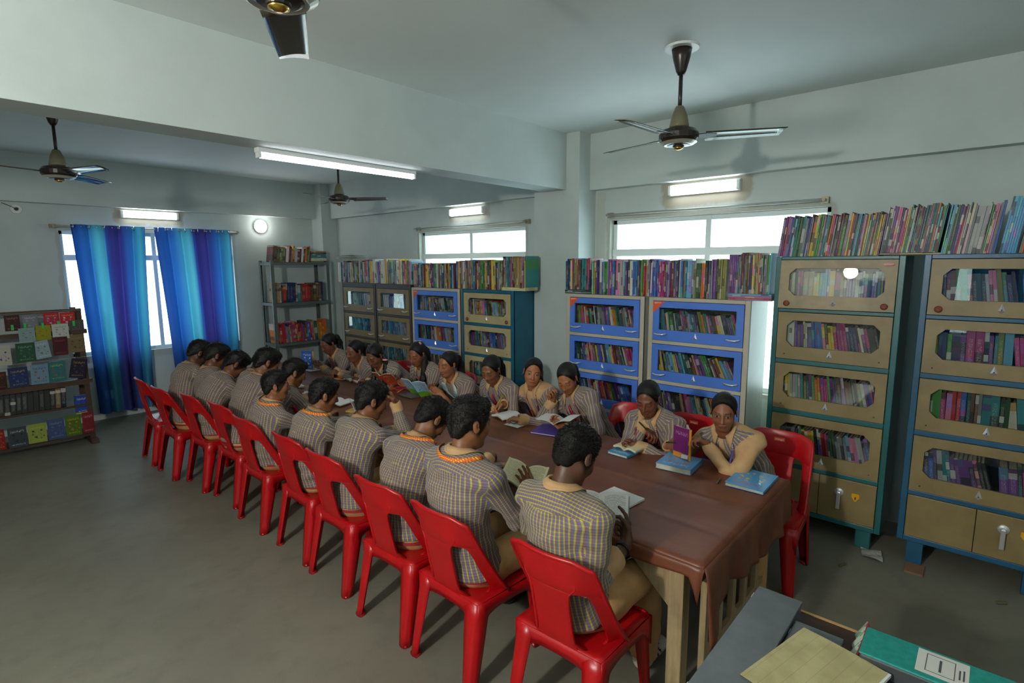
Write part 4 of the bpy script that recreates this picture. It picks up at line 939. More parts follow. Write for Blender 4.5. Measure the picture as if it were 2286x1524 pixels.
def person(label, hip, head, yaw=0, pitch=25, roll=0, girl=False, face=1, size=1.0, hands=None, skin='6b4530', tone=0, hair='short', detail=1.0, twist=0, eyes='down', sleeve=(1, 1), shoe=None, lanyard='orange', tie=False, seed=0, legs=True, extras=(), elbow=(0, 0), tan_panel=None, width=1.0):
    rng = np.random.RandomState(seed+1); s = size
    fwd = np.array([1.0 if not girl else -1.0, 0, 0]); up = np.array([0, 0, 1.0]); lat = np.cross(fwd, up); B = np.stack([lat, fwd, up], 1)
    hip = np.array([hip[0]+(.03 if girl else -.06), hip[1], .515]); Hc = np.array(head, float); hs = 1.03*s if not girl else .965*s
    Rh = B @ Rz(yaw*D2R) @ Rx(-pitch*D2R) @ Ry(roll*D2R); Rn = B @ Rz(yaw*.4*D2R) @ Rx(-pitch*.55*D2R) @ Ry(roll*.4*D2R)
    N = Hc+Rn@np.array([0, -.036, -.134])*hs
    # ---- spine
    L = .50*s; ch = N-hip; c = np.linalg.norm(ch); bul = -(fwd-ch*(fwd@ch)/c**2); bul = unit(bul)
    h = c*math.sqrt(max(.0, 3/8*(L/c-1))) if L > c else 0.0; h = max(h, .035)
    ctl = (hip+N)/2+bul*2*h*.9
    T_ = np.linspace(0, 1, 25); SP = np.array([bez(hip, ctl, N, t) for t in T_]); TG = np.gradient(SP, axis=0); TG /= np.linalg.norm(TG, axis=1)[:, None]
    tw = twist*D2R; LA = np.array([Rz(tw*t)@lat for t in T_]); LA = LA-TG*(LA*TG).sum(1)[:, None]; LA /= np.linalg.norm(LA, axis=1)[:, None]; FR_ = np.cross(up[None]*0+TG, LA) ; FR_ = np.cross(LA, TG)*-1
    if (FR_[12]@fwd) < 0: FR_ = -FR_
    AL = np.concatenate([[0], np.cumsum(np.linalg.norm(np.diff(SP, axis=0), axis=1))])
    def fr(t): i = int(round(t*24)); return SP[i], TG[i], LA[i], FR_[i]
    gw = (.90 if girl else 1.0)*s*width
    tor = [(.02, .165, .118), (.2, .150, .112), (.4, .150, .110), (.58, .160, .112), (.74, .165, .105), (.87, .140, .085)]
    tor = [(t, a*gw, b*(.92 if girl else 1.0)*s) for t, a, b in tor]
    p9, t9, l9, f9 = fr(.875); sw = .178*gw
    SH = [p9+l9*sw*sg+f9*.012-t9*.012 for sg in (-1, 1)]               # 0 left (-lat), 1 right (+lat)
    # ---- arms
    L1, L2 = .275*s, .245*s
    if hands is None: hands = [None, None]
    arms = []
    for i, sg in enumerate((-1, 1)):
        hd = hands[i] or dict(p=tuple(hip+fwd*.42+lat*sg*.11+up*.29))
        P = np.array(hd['p'], float); fd = unit(np.array(hd.get('d', fwd-lat*sg*.45-up*.05))); pn = np.array(hd.get('n', -up+fwd*.2), float); pn = unit(pn-fd*(pn@fd))
        Wp = P-fd*.075*s; S_ = SH[i]; dv = Wp-S_; d = np.linalg.norm(dv); dm = (L1+L2)*.985
        if d > dm: Wp = S_+dv*dm/d; d = dm; dv = Wp-S_
        a = (L1**2-L2**2+d*d)/(2*d); hh = math.sqrt(max(0, L1**2-a*a)); hint = np.array(hd.get('e', lat*sg*.75-up*.8-fwd*.25)); e = unit(hint-dv*(hint@dv)/d**2)
        arms.append(dict(S=S_, E=S_+dv*a/d+e*hh, W=Wp, fd=fd, pn=pn, curl=hd.get('c', .45), sg=sg, fc=hd.get('fc')))
    # ---- root
    root = empty('person', (hip[0], hip[1], 0), label=label, cat='person', group='pupils reading round the table')
    org = np.array([hip[0], hip[1], 0]); res = .0088/detail**.8
    # ---- shirt
    pts = np.concatenate([SP]+[np.array([a['S'], a['E'], a['W']]) for a in arms]); fl = Fld(pts.min(0)-.2, pts.max(0)+.19, res)
    off = .010
    for t, a, b in tor:
        p, tg, la, f = fr(t); fl.ell(p, (a+off, b+off, .105*s), np.stack([la, f, tg], 1), .07)
    p, tg, la, f = fr(.06); fl.ell(p-tg*.03, ((.172*gw+off), .125*s+off, .09*s), np.stack([la, f, tg], 1), .03)
    nb, ntg, nla, nf = fr(.97)
    for a in arms: fl.cone(nb-ntg*.055, a['S'], .050*s, .056*s, .06)
    for i, a in enumerate(arms):
        fl.cone(a['S'], a['E'], .057*s*(.92 if girl else 1), .049*s, .045); k = sleeve[i]; w = a['E']+(a['W']-a['E'])*k
        fl.cone(a['E'], w, .050*s, (.040 if k > .8 else .047)*s, .02)
        if k < .8: fl.cone(w-(w-a['E'])*.22, w, .054*s, .053*s, .006)
    ph = rng.rand(6)*6.28; k1 = rng.randn(3, 3)*10+np.array([[0, 0, 30], [8, 22, 24], [26, -14, 12]])
    def wr(x, y, z):
        q = .0
        for j in range(3):
            a = k1[j][0]*x+k1[j][1]*y+k1[j][2]*z; q = q+np.sin(a+ph[j]+1.6*np.sin(a*.37+ph[j+3]+7*x-5*y))*(.0042, .0036, .0030)[j]
        cr = 0
        for a in arms:
            E_ = a['E']; r2 = (x-E_[0])**2+(y-E_[1])**2+(z-E_[2])**2; cr = cr+.0045*np.exp(-r2/.006)*np.sin(120*np.sqrt(r2+1e-5)+ph[2])
        p1, _, _, _ = fr(.22); r2 = (x-p1[0])**2+(y-p1[1])**2+((z-p1[2])*1.3)**2; cr = cr+.0040*np.exp(-r2/.02)*np.sin(85*z+24*x+26*y*np.sin(6*z)+ph[3])
        return q+cr+.0018*np.sin(70*z+20*x+30*y+3*np.sin(15*x+11*z+ph[0]))
    fl.warp(wr)
    for i, a in enumerate(arms):                                       # open cuff
        k = sleeve[i]; w = a['E']+(a['W']-a['E'])*k; dr = unit(a['W']-a['E']); fl.cone(w+dr*.012, w+dr*.05, .030*s, .034*s, .004, sub=True)
    fl.cone(nb-ntg*.0, nb+ntg*.09, .056*s, .066*s, .01, sub=True)
    hc_, ht_ = (hip-up*.012, unit(TG[1]+up*.6))
    if legs: fl.op(pts.min(0)-.2, pts.max(0)+.2, lambda x, y, z: (x-hc_[0])*ht_[0]+(y-hc_[1])*ht_[1]+(z-hc_[2])*ht_[2]+.006*np.sin(30*x+22*y), .006, sub=True)
    V, Q = fl.mesh(); Cn = V[Q].mean(1)
    dt = np.full(len(Cn), 9.0)
    for t, a_, b_ in tor:
        p, tg, la, f = fr(t); q = np.stack([(Cn-p)@la/(a_+off), (Cn-p)@f/(b_+off), (Cn-p)@tg/(.105*s)], 1); dt = np.minimum(dt, (np.linalg.norm(q, axis=1)-1)*.11)
    reg = np.zeros(len(Cn), int); best = dt-.004
    for i, a in enumerate(arms):
        d, t = seg_d(Cn, a['S']+unit(a['E']-a['S'])*.055, a['E']); d = d-(.061+(.05-.061)*t)*s; z = d < best; reg[z] = 1+i; best = np.where(z, d, best)
        d, t = seg_d(Cn, a['E'], a['W']); d = d-.048*s+.004; z = d < best; reg[z] = 3+i; best = np.where(z, d, best)
    UVs = []; i0 = np.argmin(((V[:, None, :]-SP[None, ::2, :])**2).sum(2), 1)*2
    dl = ((V-SP[i0])*LA[i0]).sum(1); df = ((V-SP[i0])*FR_[i0]).sum(1); dz = ((V-SP[i0])*TG[i0]).sum(1); va = AL[i0]+dz
    UVs.append(np.stack([np.arctan2(dl, -df)*.135*s, va], 1))
    for a in arms:
        for (p, q) in ((a['S'], a['E']), (a['E'], a['W'])):
            axd = unit(q-p); e1 = unit(np.cross(axd, up+.01)); e2 = np.cross(axd, e1); UVs.append(np.stack([np.arctan2((V-p)@e1, (V-p)@e2)*.055*s, (V-p)@axd], 1))
    UVs = [UVs[0], UVs[1], UVs[3], UVs[2], UVs[4]]
    if not girl: UVs.append(np.stack([va+df*.9, dl], 1))
    cva = va[Q].mean(1); cdf = df[Q].mean(1)
    rg = reg.copy()
    if not girl: rg[(reg == 0) & (cva > AL[-1]*.88)] = 5
    UV = np.zeros((len(Q), 4, 2))
    for k in range(len(UVs)): z = rg == k; UV[z] = UVs[k][Q[z]]
    per = np.where(rg == 0, .135*s, .055*s)*2*math.pi; wrap = (rg < 5)[:, None] & ((UV[..., 0].max(1)-UV[..., 0].min(1)) > per*.5)[:, None] & (UV[..., 0] < 0)
    UV[..., 0] += wrap*per[:, None]
    fm = np.zeros(len(Q), int)
    for i, a in enumerate(arms):                                       # tan cuffs
        k = sleeve[i]; ln_ = np.linalg.norm(a['W']-a['E']); tt = ((Cn-a['E'])@unit(a['W']-a['E']))/ln_
        fm[(reg == 3+i) & (tt > k-(.05/ln_ if k > .8 else .09/ln_))] = 1
    if tan_panel: fm[tan_panel(reg, dl[Q].mean(1), cdf, cva, AL[-1])] = 1
    so = fast_mesh('shirt', V, Q, [M_sh[2 if girl else tone], M_tan], root, org, fm=fm)
    so.data.uv_layers.new(name='UVMap').data.foreach_set('uv', UV.reshape(-1).astype(np.float32))
    def surf(p, d, lift=.003):                                         # march from inside to the cloth surface
        p = np.array(p, float)
        for _ in range(80):
            v = fl.at(p)
            if v > 0: break
            p = p+d*max(.0015, min(.01, -v*.7))
        return p+d*lift
    # ---- trousers
    if legs:
        KN = [hip+lat*sg*.125*s+fwd*.45*s+up*.010 for sg in (-1, 1)]; AN = [np.array([k[0], k[1], .085])+fwd*(-.03) for k in KN]
        pp = np.array([hip]+KN+AN); ft = Fld(pp.min(0)-.2, pp.max(0)+.16, .018 if girl else .012/detail)
        ft.ell(hip-up*.018, (.166*gw, .122*s, .10*s), B, .03)
        for sg, k, a in zip((-1, 1), KN, AN):
            ft.cone(hip+lat*sg*.085*s-up*.014+fwd*.07, k, .094*s, .074*s, .05); ft.cone(k, a, .074*s, .066*s, .03)
        ft.warp(lambda x, y, z: .0028*np.sin(34*x+19*z+2*np.sin(22*y+ph[1]))+.002*np.sin(55*z-18*x+ph[2])); ft.op(np.array(pp.min(0)-.2), np.array(pp.max(0)+.2), lambda x, y, z: (z-.075)*1.0+0*x+0*y, .002, sub=True)
        V, Q = ft.mesh(); tr = fast_mesh('trousers', V, Q, M_khakit, root, org)
        # belt
        n = 36; ring = []; q0 = hip+up*.045*s+fwd*-.004
        mb = MB(); bt = fr(.10); c0, tg0, la0, f0 = bt
        for dz_ in (-.008, .008):
            for rr in (.0, .005): ring.append([tuple(hip+up*(dz_-.030)+lat*math.cos(w)*(.168*gw+rr)+fwd*math.sin(w)*(.124*s+rr)) for w in np.linspace(0, 2*math.pi, n, endpoint=False)])
        for a_, b_ in ((0, 1), (1, 3), (3, 2), (2, 0)):
            mb.add(ring[a_]+ring[b_], [(k, (k+1) % n, n+(k+1) % n, n+k) for k in range(n)])
        mb.build('belt', M_belt, root, smooth=True)
        for sg, a in zip((-1, 1), AN):
            fs = Fld(a-.2, a+.25, .014 if girl else .0095); toe = a+fwd*.155+up*-.045
            fs.cone(a+up*-.035-fwd*.02, a+fwd*.10+up*-.045, .042, .040, .03); fs.ell(toe, (.043, .06, .036), B, .03); fs.cone(a+up*.02, a-up*.02, .044, .045, .03)
            fs.op(a-.2, a+.25, lambda x, y, z: z-.003+0*x+0*y, .004, sub=True); V, Q = fs.mesh()
            M2 = [M_sneak, M_black] if shoe == 'white' else [M_black, M_black]
            Cc = V[Q].mean(1); st = ((Cc-a)@fwd); zz = Cc[:, 2]; side = np.abs((Cc-a)@lat) > .022; band = (((st+zz*.8) % .034) < .013) & (st > .0) & (st < .12) & side & (zz > .022) & (zz < .085)
            so_ = fast_mesh('shoe', V, Q, M2, root, org, fm=(band | (zz > .095)).astype(int) if shoe == 'white' else None)
    # ---- body (skin): head, neck, hands, plus the hidden trunk and limbs
    parts = []
    hr = (.0040 if detail > .9 else .0054)
    fh = Fld(np.minimum(Hc, N)-.16, np.maximum(Hc, N)+.16, hr); hp = lambda *p: Hc+Rh@(np.array(p)*hs); er = lambda *r: np.array(r)*hs
    fh.ell(hp(0, -.014, .030), er(.074, .093, .082), Rh, .01); fw = .0585 if girl else .061
    fh.ell(hp(0, .028, -.030), er(fw, .062, .072), Rh, .03)
    jw = .021 if girl else .029; cz = -.086 if girl else -.092
    fh.ell(hp(0, .058, cz), er(jw, .022, .019), Rh, .03)
    for q in (-1, 1):
        fh.cone(hp(q*(.043 if girl else .050), .0, -.048), hp(q*(.020 if girl else .026), .053, cz+.002), (.015 if girl else .018)*hs, (.012 if girl else .014)*hs, .03); fh.ell(hp(q*(.035 if girl else .038), .056, -.026), er(.023, .023, .022), Rh, .025)
    br = .0075 if girl else .0095
    fh.cone(hp(-.034, .076, .022), hp(.034, .076, .022), br*hs, br*hs, .02)
    for q in (-1, 1): fh.ell(hp(q*.032, .096, .003), er(.014, .011, .009), Rh, .016, sub=True)
    for q in (-1, 1): fh.ell(hp(q*.0315, .0735, .003), er(.0148, .0145, .0125), Rh, .008)
    fh.cone(hp(0, .086, .012), hp(0, .104, -.029), .0065*hs, .0100*hs, .014)
    for q in (-1, 1): fh.ell(hp(q*.0115, .094, -.033), er(.0078, .010, .0070), Rh, .008)
    fh.cone(hp(-.015, .083, -.0595), hp(.015, .083, -.0595), .0065*hs, .0065*hs, .008); fh.cone(hp(-.012, .082, -.0685), hp(.012, .082, -.0685), .0075*hs, .0075*hs, .006)
    fh.cone(hp(-.018, .094, -.0638), hp(.018, .094, -.0638), .0012, .0012, .003, sub=True)
    for q in (-1, 1):
        Me = Rh@Rz(q*-.35)@Rx(.15); fh.ell(hp(q*.0775, -.012, -.004), er(.0065, .0175, .0285), Me, .006); fh.ell(hp(q*.0855, -.004, .002), er(.0055, .0105, .017), Me, .004, sub=True)
    nr = .036 if girl else .043
    fh.cone(hp(0, -.022, -.045), N+nf*.0, nr*s, (nr+.004)*s, .035); fh.cone(N, nb-ntg*.06, (nr+.004)*s, .058*s, .03); fh.cone(hp(0, .025, -.070), N+nf*.02, .022*s, .030*s, .04)
    V, Q = fh.mesh(); parts.append((V, Q, (V-Hc)@Rh/hs))
    for a in arms:
        fd, pn, cu = a['fd'], a['pn'], a['curl']; th = np.cross(fd, pn)*a['sg']; hsz = (.92 if girl else 1.0)*s; W_ = a['W']
        fa = Fld(np.minimum(W_, a['E'])-.09 if False else W_-.21, W_+.21, .0042 if detail > .9 else .0054)
        k = W_+unit(a['E']-W_)*.17; fa.cone(k, W_, .036*hsz, .0245*hsz, .01)
        lw = [(.016, .085, .030, (.040, .025, .020), .0090), (.006, .088, .0105, (.044, .028, .021), .0092), (-.006, .083, -.0095, (.041, .026, .020), .0088), (-.016, .075, -.028, (.032, .020, .018), .0080)]
        for j, (b0, kl, ks, seg, rr) in enumerate(lw): fa.cone(W_+th*b0*hsz+fd*.01, W_+fd*kl*hsz+th*ks*hsz, .0150*hsz, .0120*hsz, .016)
        for j, (b0, kl, ks, seg, rr) in enumerate(lw):
            p = W_+fd*kl*hsz+th*ks*hsz; ang = 0; sp_ = th*(ks*1.6)*(1-cu); cj = a['fc'][j] if a['fc'] else cu
            for q, (ln_, w) in enumerate(zip(seg, (62, 85, 55))):
                ang += w*D2R*cj*(1+.12*(j-1)); dr = unit(fd*math.cos(ang)+pn*math.sin(ang)+sp_); p2 = p+dr*ln_*hsz
                fa.cone(p, p2, rr*(1-.09*q)*hsz, rr*(.93-.09*q)*hsz, .004 if q else .008); p = p2
        p = W_+fd*.022*hsz+th*.020*hsz; d1 = unit(fd*.75+th*.75+pn*.25); p1 = p+d1*.040*hsz; d2 = unit(fd*.9+th*(.35-.5*cu)+pn*(.25+.4*cu)); p2 = p1+d2*.032*hsz; d3 = unit(fd*.9+th*(.1-.7*cu)+pn*(.3+.5*cu)); p3 = p2+d3*.026*hsz
        fa.cone(p, p1, .0165*hsz, .0125*hsz, .014); fa.cone(p1, p2, .0112*hsz, .0102*hsz, .005); fa.cone(p2, p3, .0100*hsz, .0082*hsz, .004)
        V, Q = fa.mesh(); parts.append((V, Q, np.tile([0, -1.0, 0], (len(V), 1))))
        a['tip'] = W_+fd*.1
    fb = Fld(pts.min(0)-.2, pts.max(0)+.19, .022)
    for t, a_, b_ in tor:
        p, tg, la, f = fr(t); fb.ell(p, (a_-.014, b_-.014, .09*s), np.stack([la, f, tg], 1), .06)
    for a in arms: fb.cone(nb-ntg*.05, a['S'], .035*s, .042*s, .04); fb.cone(a['S'], a['E'], .043*s, .036*s, .03); fb.cone(a['E'], a['W'], .036*s, .024*s, .01)
    for t_, sg in ((0, -1), (1, 1)): fb.cone(hip+lat*sg*.085*s, hip+lat*sg*.10*s+fwd*.12, .075*s, .07*s, .05)
    V, Q = fb.mesh(); parts.append((V, Q, np.tile([0, -1.0, 0], (len(V), 1))))
    if legs:
        fq = Fld(pp.min(0)-.1, pp.max(0)+.1, .022)
        for sg, k, a in zip((-1, 1), KN, AN): fq.cone(hip+lat*sg*.085*s+fwd*.06, k, .07*s, .052*s, .04); fq.cone(k, a, .05*s, .036*s, .03)
        V, Q = fq.mesh(); parts.append((V, Q, np.tile([0, -1.0, 0], (len(V), 1))))
    b = 0; VV, QQ, HL = [], [], []
    for V, Q, hl in parts: VV.append(V); QQ.append(Q+b); HL.append(hl); b += len(V)
    bo = fast_mesh('body', np.concatenate(VV), np.concatenate(QQ), ((M_skinOg if eyes == 'open' else M_skinDg) if girl else (M_skinO if eyes == 'open' else M_skinD)), root, org); bo.color = lin(skin)
    bo.data.attributes.new('hl', 'FLOAT_VECTOR', 'POINT').data.foreach_set('vector', np.concatenate(HL).astype(np.float32).ravel())
    # ---- hair
    fg = Fld(Hc-.19, Hc+.19, .0052); lc = lambda x, y, z: [((x-Hc[0])*Rh[0, i]+(y-Hc[1])*Rh[1, i]+(z-Hc[2])*Rh[2, i])/hs for i in range(3)]
    if girl:
        fg.ell(hp(0, -.0265, .0365), er(.0795, .0960, .0865), Rh, .01); fg.ell(hp(0, -.06, -.01), er(.060, .045, .055), Rh, .02)
        cA, ys, zs = -.002, [-.12, -.06, -.02, .0, .02, .07], [-.05, -.055, -.022, .012, .012, .03]
    else:
        fg.ell(hp(0, -.017, .034), er(.0780, .0955, .0850), Rh, .01); fg.ell(hp(0, -.004, .066), er(.068, .082, .060), Rh, .02); fg.ell(hp(0, .034, .088), er(.052, .050, .030), Rh, .02); fg.ell(hp(0, -.060, -.014), er(.055, .041, .066), Rh, .02)
        cA, ys, zs = .030, [-.12, -.06, -.02, .0, .015, .06], [-.078, -.072, -.024, .008, -.022, .0]
        a1 = rng.rand(4)*6.28
        fg.warp(lambda x, y, z: .0022*np.sin(95*x+40*y+a1[0]+3*np.sin(60*z+a1[1]))*np.sin(85*y-30*z+a1[2])+.0014*np.sin(160*y+120*x+a1[3]))
    def cut(x, y, z):
        X_, Y_, Z_ = lc(x, y, z); zz = np.interp(Y_.ravel(), ys, zs).reshape(Y_.shape)
        wv = .0035*np.sin(150*X_+ph[0]+40*Z_)+.0025*np.sin(310*X_+ph[1]-90*Z_)
        d = np.maximum(.81*Y_-.585*Z_-cA-(5.5 if girl else 1.6)*X_*X_+wv, zz-Z_+wv)
        return (-d*hs).astype(np.float32)
    fg.op(Hc-.19, Hc+.19, cut, .006, sub=True)
    V, Q = fg.mesh(); hl = (V-Hc)@Rh/hs
    if girl or detail > .7:                                       # short strands standing off the scalp
        Nn = np.zeros_like(V); e = .004
        k = rng.choice(len(V), int((4500 if girl else 6000)*detail)); P0 = V[k]; nl = unit_rows((P0-hp(0, -.012, .0))); nw = nl
        lz = hl[k]; grow = (Rh@np.stack([lz[:, 0]*6, .35+lz[:, 1]*3-(lz[:, 2] < .02)*.9, -.35-(lz[:, 2] < .03)*.8+0*lz[:, 0]])).T
        dr = unit_rows(nw*.45+grow*.7+rng.randn(len(k), 3)*.17); ln_ = (.006+.007*rng.rand(len(k)))*(np.clip(lz[:, 2]+.06, 0, .1)*8+.35); sd = unit_rows(np.cross(dr, rng.randn(len(k), 3)))*.0011
        if girl:                                                       # combed back towards the tie
            g_ = hp(0, -.10, .015)-P0; g_ = g_-nw*(g_*nw).sum(1)[:, None]; dr = unit_rows(unit_rows(g_)+rng.randn(len(k), 3)*.07); ln_ = .022+.03*rng.rand(len(k)); sd = unit_rows(np.cross(dr, nw))*.0010
        st = P0-nw*.002; mid = st+dr*ln_[:, None]*.55; tip = st+dr*ln_[:, None]+(Rh@np.array([0, 0, -1.0]))*ln_[:, None]*.18
        if girl: mid = P0+dr*ln_[:, None]*.5+nw*(.0016-(ln_*.5)**2/.17)[:, None]; tip = P0+dr*ln_[:, None]+nw*(.0006-ln_**2/.17)[:, None]
        W5 = np.stack([st-sd, st+sd, mid+sd*.7, mid-sd*.7, tip], 1).reshape(-1, 3); n0 = len(V); ii = n0+np.arange(len(k))*5
        q1 = np.stack([ii, ii+1, ii+2, ii+3], 1); q2 = np.stack([ii+3, ii+2, ii+4, ii+4], 1)
        V = np.concatenate([V, W5]); hl = (V-Hc)@Rh/hs; T3 = q2[:, :3]
        ho = fast_mesh('hair', V, np.concatenate([Q, q1]), M_hairp if hair == 'plaits' else M_hair, root, org)
        tp = fast_mesh('hair_tip', W5[:, :], (T3-n0), M_hair, root, org)
        tp.data.attributes.new('hl', 'FLOAT_VECTOR', 'POINT').data.foreach_set('vector', ((W5-Hc)@Rh/hs).astype(np.float32).ravel()); tp.name = 'hair_strands'; tp['kind'] = 'stuff'
    else: ho = fast_mesh('hair', V, Q, M_hairp if hair == 'plaits' else M_hair, root, org)
    ho.data.attributes.new('hl', 'FLOAT_VECTOR', 'POINT').data.foreach_set('vector', hl.astype(np.float32).ravel())
    if girl:
        def tail(pts_, r_, nm='ponytail', wob=.004):
            pt = np.array(pts_); lo, hi = pt.min(0)-.06, pt.max(0)+.06; ft_ = Fld(lo, hi, .0055)
            for i in range(len(pt)-1): ft_.cone(pt[i], pt[i+1], r_[i], r_[i+1], .015)
            ft_.warp(lambda x, y, z: wob*.6*np.sin(170*x+130*y+14*z+ph[0])+wob*.4*np.sin(260*y-190*x+9*z+ph[1])); V, Q = ft_.mesh(); o = fast_mesh(nm, V, Q, M_hair, root, org)
            o.data.attributes.new('hl', 'FLOAT_VECTOR', 'POINT').data.foreach_set('vector', ((V-Hc)@Rh*np.array([.7, .7, .12])).astype(np.float32).ravel()); return o
        bk = -fwd
        if hair == 'pony':
            p0 = hp(0, -.095, .02); tail([p0, p0+bk*.045+up*.0, p0+bk*.075-up*.06, p0+bk*.085-up*.15, p0+bk*.075-up*.25, p0+bk*.06-up*.34], [.026, .034, .036, .034, .026, .010])
        elif hair == 'long':
            p0 = hp(0, -.075, .03); tail([p0, p0+bk*.05-up*.05, p0+bk*.07-up*.14, p0+bk*.06-up*.24, p0+bk*.05-up*.34], [.05, .052, .048, .040, .012]); q0 = hp(.055, .0, -.03)
            tail([hp(-.062, -.02, -.02), hp(-.070, .005, -.08), nb-LA[22]*.075+nf*.085-up*.05, nb-LA[22]*.07+nf*.115-up*.15, nb-LA[22]*.07+nf*.12-up*.22], [.026, .03, .03, .026, .012], 'hair_lock')
        elif hair == 'plaits':
            for q in (-1, 1):
                pts_ = [hp(q*.07, -.045, -.03), hp(q*.088, -.03, -.07), nb+LA[22]*q*.10+nf*.055-up*.02, nb+LA[22]*q*.09+nf*.105-up*.11, nb+LA[22]*q*.085+nf*.11-up*.19]
                tail(pts_, [.020, .021, .023, .021, .010], 'plait', .007); bp = pts_[1]
                MB().lathe([(.012, -.012), (.028, -.006), (.030, .004), (.014, .012)], n=12, M=Matrix.Translation(bp)).build('hair_tie', M_pink, root, smooth=True)
        elif hair == 'bun':
            fo = Fld(hp(0, -.10, .03)-.08, hp(0, -.10, .03)+.08, .0055); fo.ell(hp(0, -.098, .022), er(.036, .03, .034), Rh, .01); V, Q = fo.mesh(); o = fast_mesh('bun', V, Q, M_hair, root, org)
        for q in (-1, 1):
            mb = MB(); mb.lathe([(0, -.0035), (.003, -.002), (.0035, .0), (.003, .002), (0, .0035)], n=8, M=Matrix.Translation(hp(q*.086, -.004, -.034))); mb.build('ear_stud', M_gold, root, smooth=True)
    # ---- collar
    cen = nb+ntg*.012; colr = []; nn = 34; spread = .44 if girl else .24
    axn = unit(N+ (Hc-N)*.2-nb+ntg*.05)
    lx = unit(nla-axn*(nla@axn)); fx = np.cross(axn, lx); fx = fx if fx@nf > 0 else -fx
    def out(p, d, lift):
        for _ in range(60):
            if fl.at(p) > lift: break
            p = p+d*.002
        return p
    cs = (.93 if girl else 1.0)*s
    for (rr, hh, dp) in ((.056, -.020, 0), (.057, .038, 0), (.061, .045, 0), (.067, .026, 1), (.070, .008, 2), (.073, -.008, 3)):
        rowp = []
        for k in range(nn+1):
            w = math.pi/2+spread+(2*math.pi-2*spread)*k/nn; fr_ = max(0, math.sin(w)); q = abs(2*k/nn-1)
            r2 = rr*cs; p = cen+lx*math.cos(w)*r2+fx*math.sin(w)*r2*1.02+axn*(hh*cs-.022*fr_)
            if dp:
                rad = unit(lx*math.cos(w)+fx*math.sin(w))
                if q > .72: p = p+(-axn*.9+fx*.35+lx*(.55*np.sign(math.cos(w))))*((q-.72)/.28)**1.3*(.012, .026, .042)[dp-1]*(1.1 if girl else .8)
                p = out(p, unit(rad*.22+axn*.8+fx*.55*fr_), .0035+.001*dp)
            rowp.append(p)
        colr.append(rowp)
    mb = MB(); n1 = nn+1
    mb.add([tuple(p) for r_ in colr for p in r_], [(j*n1+k, j*n1+k+1, (j+1)*n1+k+1, (j+1)*n1+k) for j in range(5) for k in range(nn)])
    mb.build('collar', M_tan, root, smooth=True, solid=.0025)
    # ---- ribbon, tie
    def ribbon(path, nrm, w, nm, m, txt=None):
        path = [np.array(p) for p in path]; mb = MB(); V_ = []; 
        for i, p in enumerate(path):
            t_ = unit(path[min(i+1, len(path)-1)]-path[max(i-1, 0)]); sd = unit(np.cross(t_, nrm[i])); ww = w[i] if isinstance(w, (list, tuple)) else w; V_ += [tuple(p-sd*ww/2), tuple(p+sd*ww/2)]
        mb.add(V_, [(2*i, 2*i+1, 2*i+3, 2*i+2) for i in range(len(path)-1)]); o = mb.build(nm, m, root, smooth=True, solid=.0018)
        if txt:
            ds = np.concatenate([[0], np.cumsum([np.linalg.norm(path[i+1]-path[i]) for i in range(len(path)-1)])])
            def fn(x, y):
                x = min(max(x, 0), ds[-1]-1e-4); i = int(np.searchsorted(ds, x, 'right')-1); i = min(i, len(path)-2); q = (x-ds[i])/(ds[i+1]-ds[i]); p = path[i]+(path[i+1]-path[i])*q; t_ = unit(path[i+1]-path[i]); n_ = unit(nrm[i]); sd = unit(np.cross(n_, t_))
                return tuple(p+sd*y+n_*.0016-org)
            tx = text_mesh(txt, .0135, fn, M_ltxt, 'lettering', None, 'LEFT'); tx.parent = o
        return o
    if girl and lanyard:
        m = {'maroon': M_maroon, 'purple': M_purple}[lanyard]
        for q in (-1, 1):
            pa, na = [], []
            for k in range(13):
                t = .90-.55*k/12; p, tg, la, f = fr(min(1, t)); o = q*(.062*(1-k/12)**.8+.004)*s
                pa.append(surf(p+la*o, unit(f+tg*(.35 if k < 2 else .05)), .008)); na.append(f)
            ribbon(pa if q > 0 else pa, na, .013, 'lanyard', m, 'PUBLIC SCHOOL BIHAR' if q > 0 else 'PUBLIC SCHOOL')
    elif lanyard == 'orange':
        pa, na = [], []
        for k in range(15):
            w = -math.pi/2+(k/14-.5)*3.3; r2 = .094*s; p = cen+lx*math.cos(w)*r2+fx*math.sin(w)*r2-axn*.012*s; d = unit(p-cen); pa.append(out(p, unit(d*.6+axn*.6), .006)); na.append(unit(d+axn*.5))
        ribbon(pa, na, .020, 'lanyard', M_orib)
    if tie:
        pa, na = [], []
        for k in range(9):
            t = .90-.50*k/8; p, tg, la, f = fr(t); pa.append(surf(p, unit(f+tg*(.25 if k < 2 else 0)), .015)); na.append(f)
        ribbon(pa, na, [.026, .020, .030, .034, .038, .042, .044, .040, .006], 'tie', M_tie)
    ctx = dict(root=root, hp=hp, Rh=Rh, arms=arms, nb=nb, lx=lx, fx=fx, axn=axn, surf=surf, fr=fr, up=up, fwd=fwd, lat=lat, org=org, ribbon=ribbon)
    for ex in extras: ex(ctx)
    return ctx
def unit_rows(M): return M/np.maximum(1e-9, np.linalg.norm(M, axis=1))[:, None]
def wrist_band(i, m, w=.004, r=.030, back=.012, nm='wristband'):
    def f(c):
        a = c['arms'][i]; d = unit(a['E']-a['W']); p = a['W']+d*back; e1 = unit(np.cross(d, [0, 0, 1.0])); e2 = np.cross(d, e1)
        MB().tube([p+e1*math.cos(t)*r+e2*math.sin(t)*r for t in np.linspace(0, 2*math.pi, 18)], w, 6, cap=False).build(nm, m, c['root'], smooth=True)
    return f
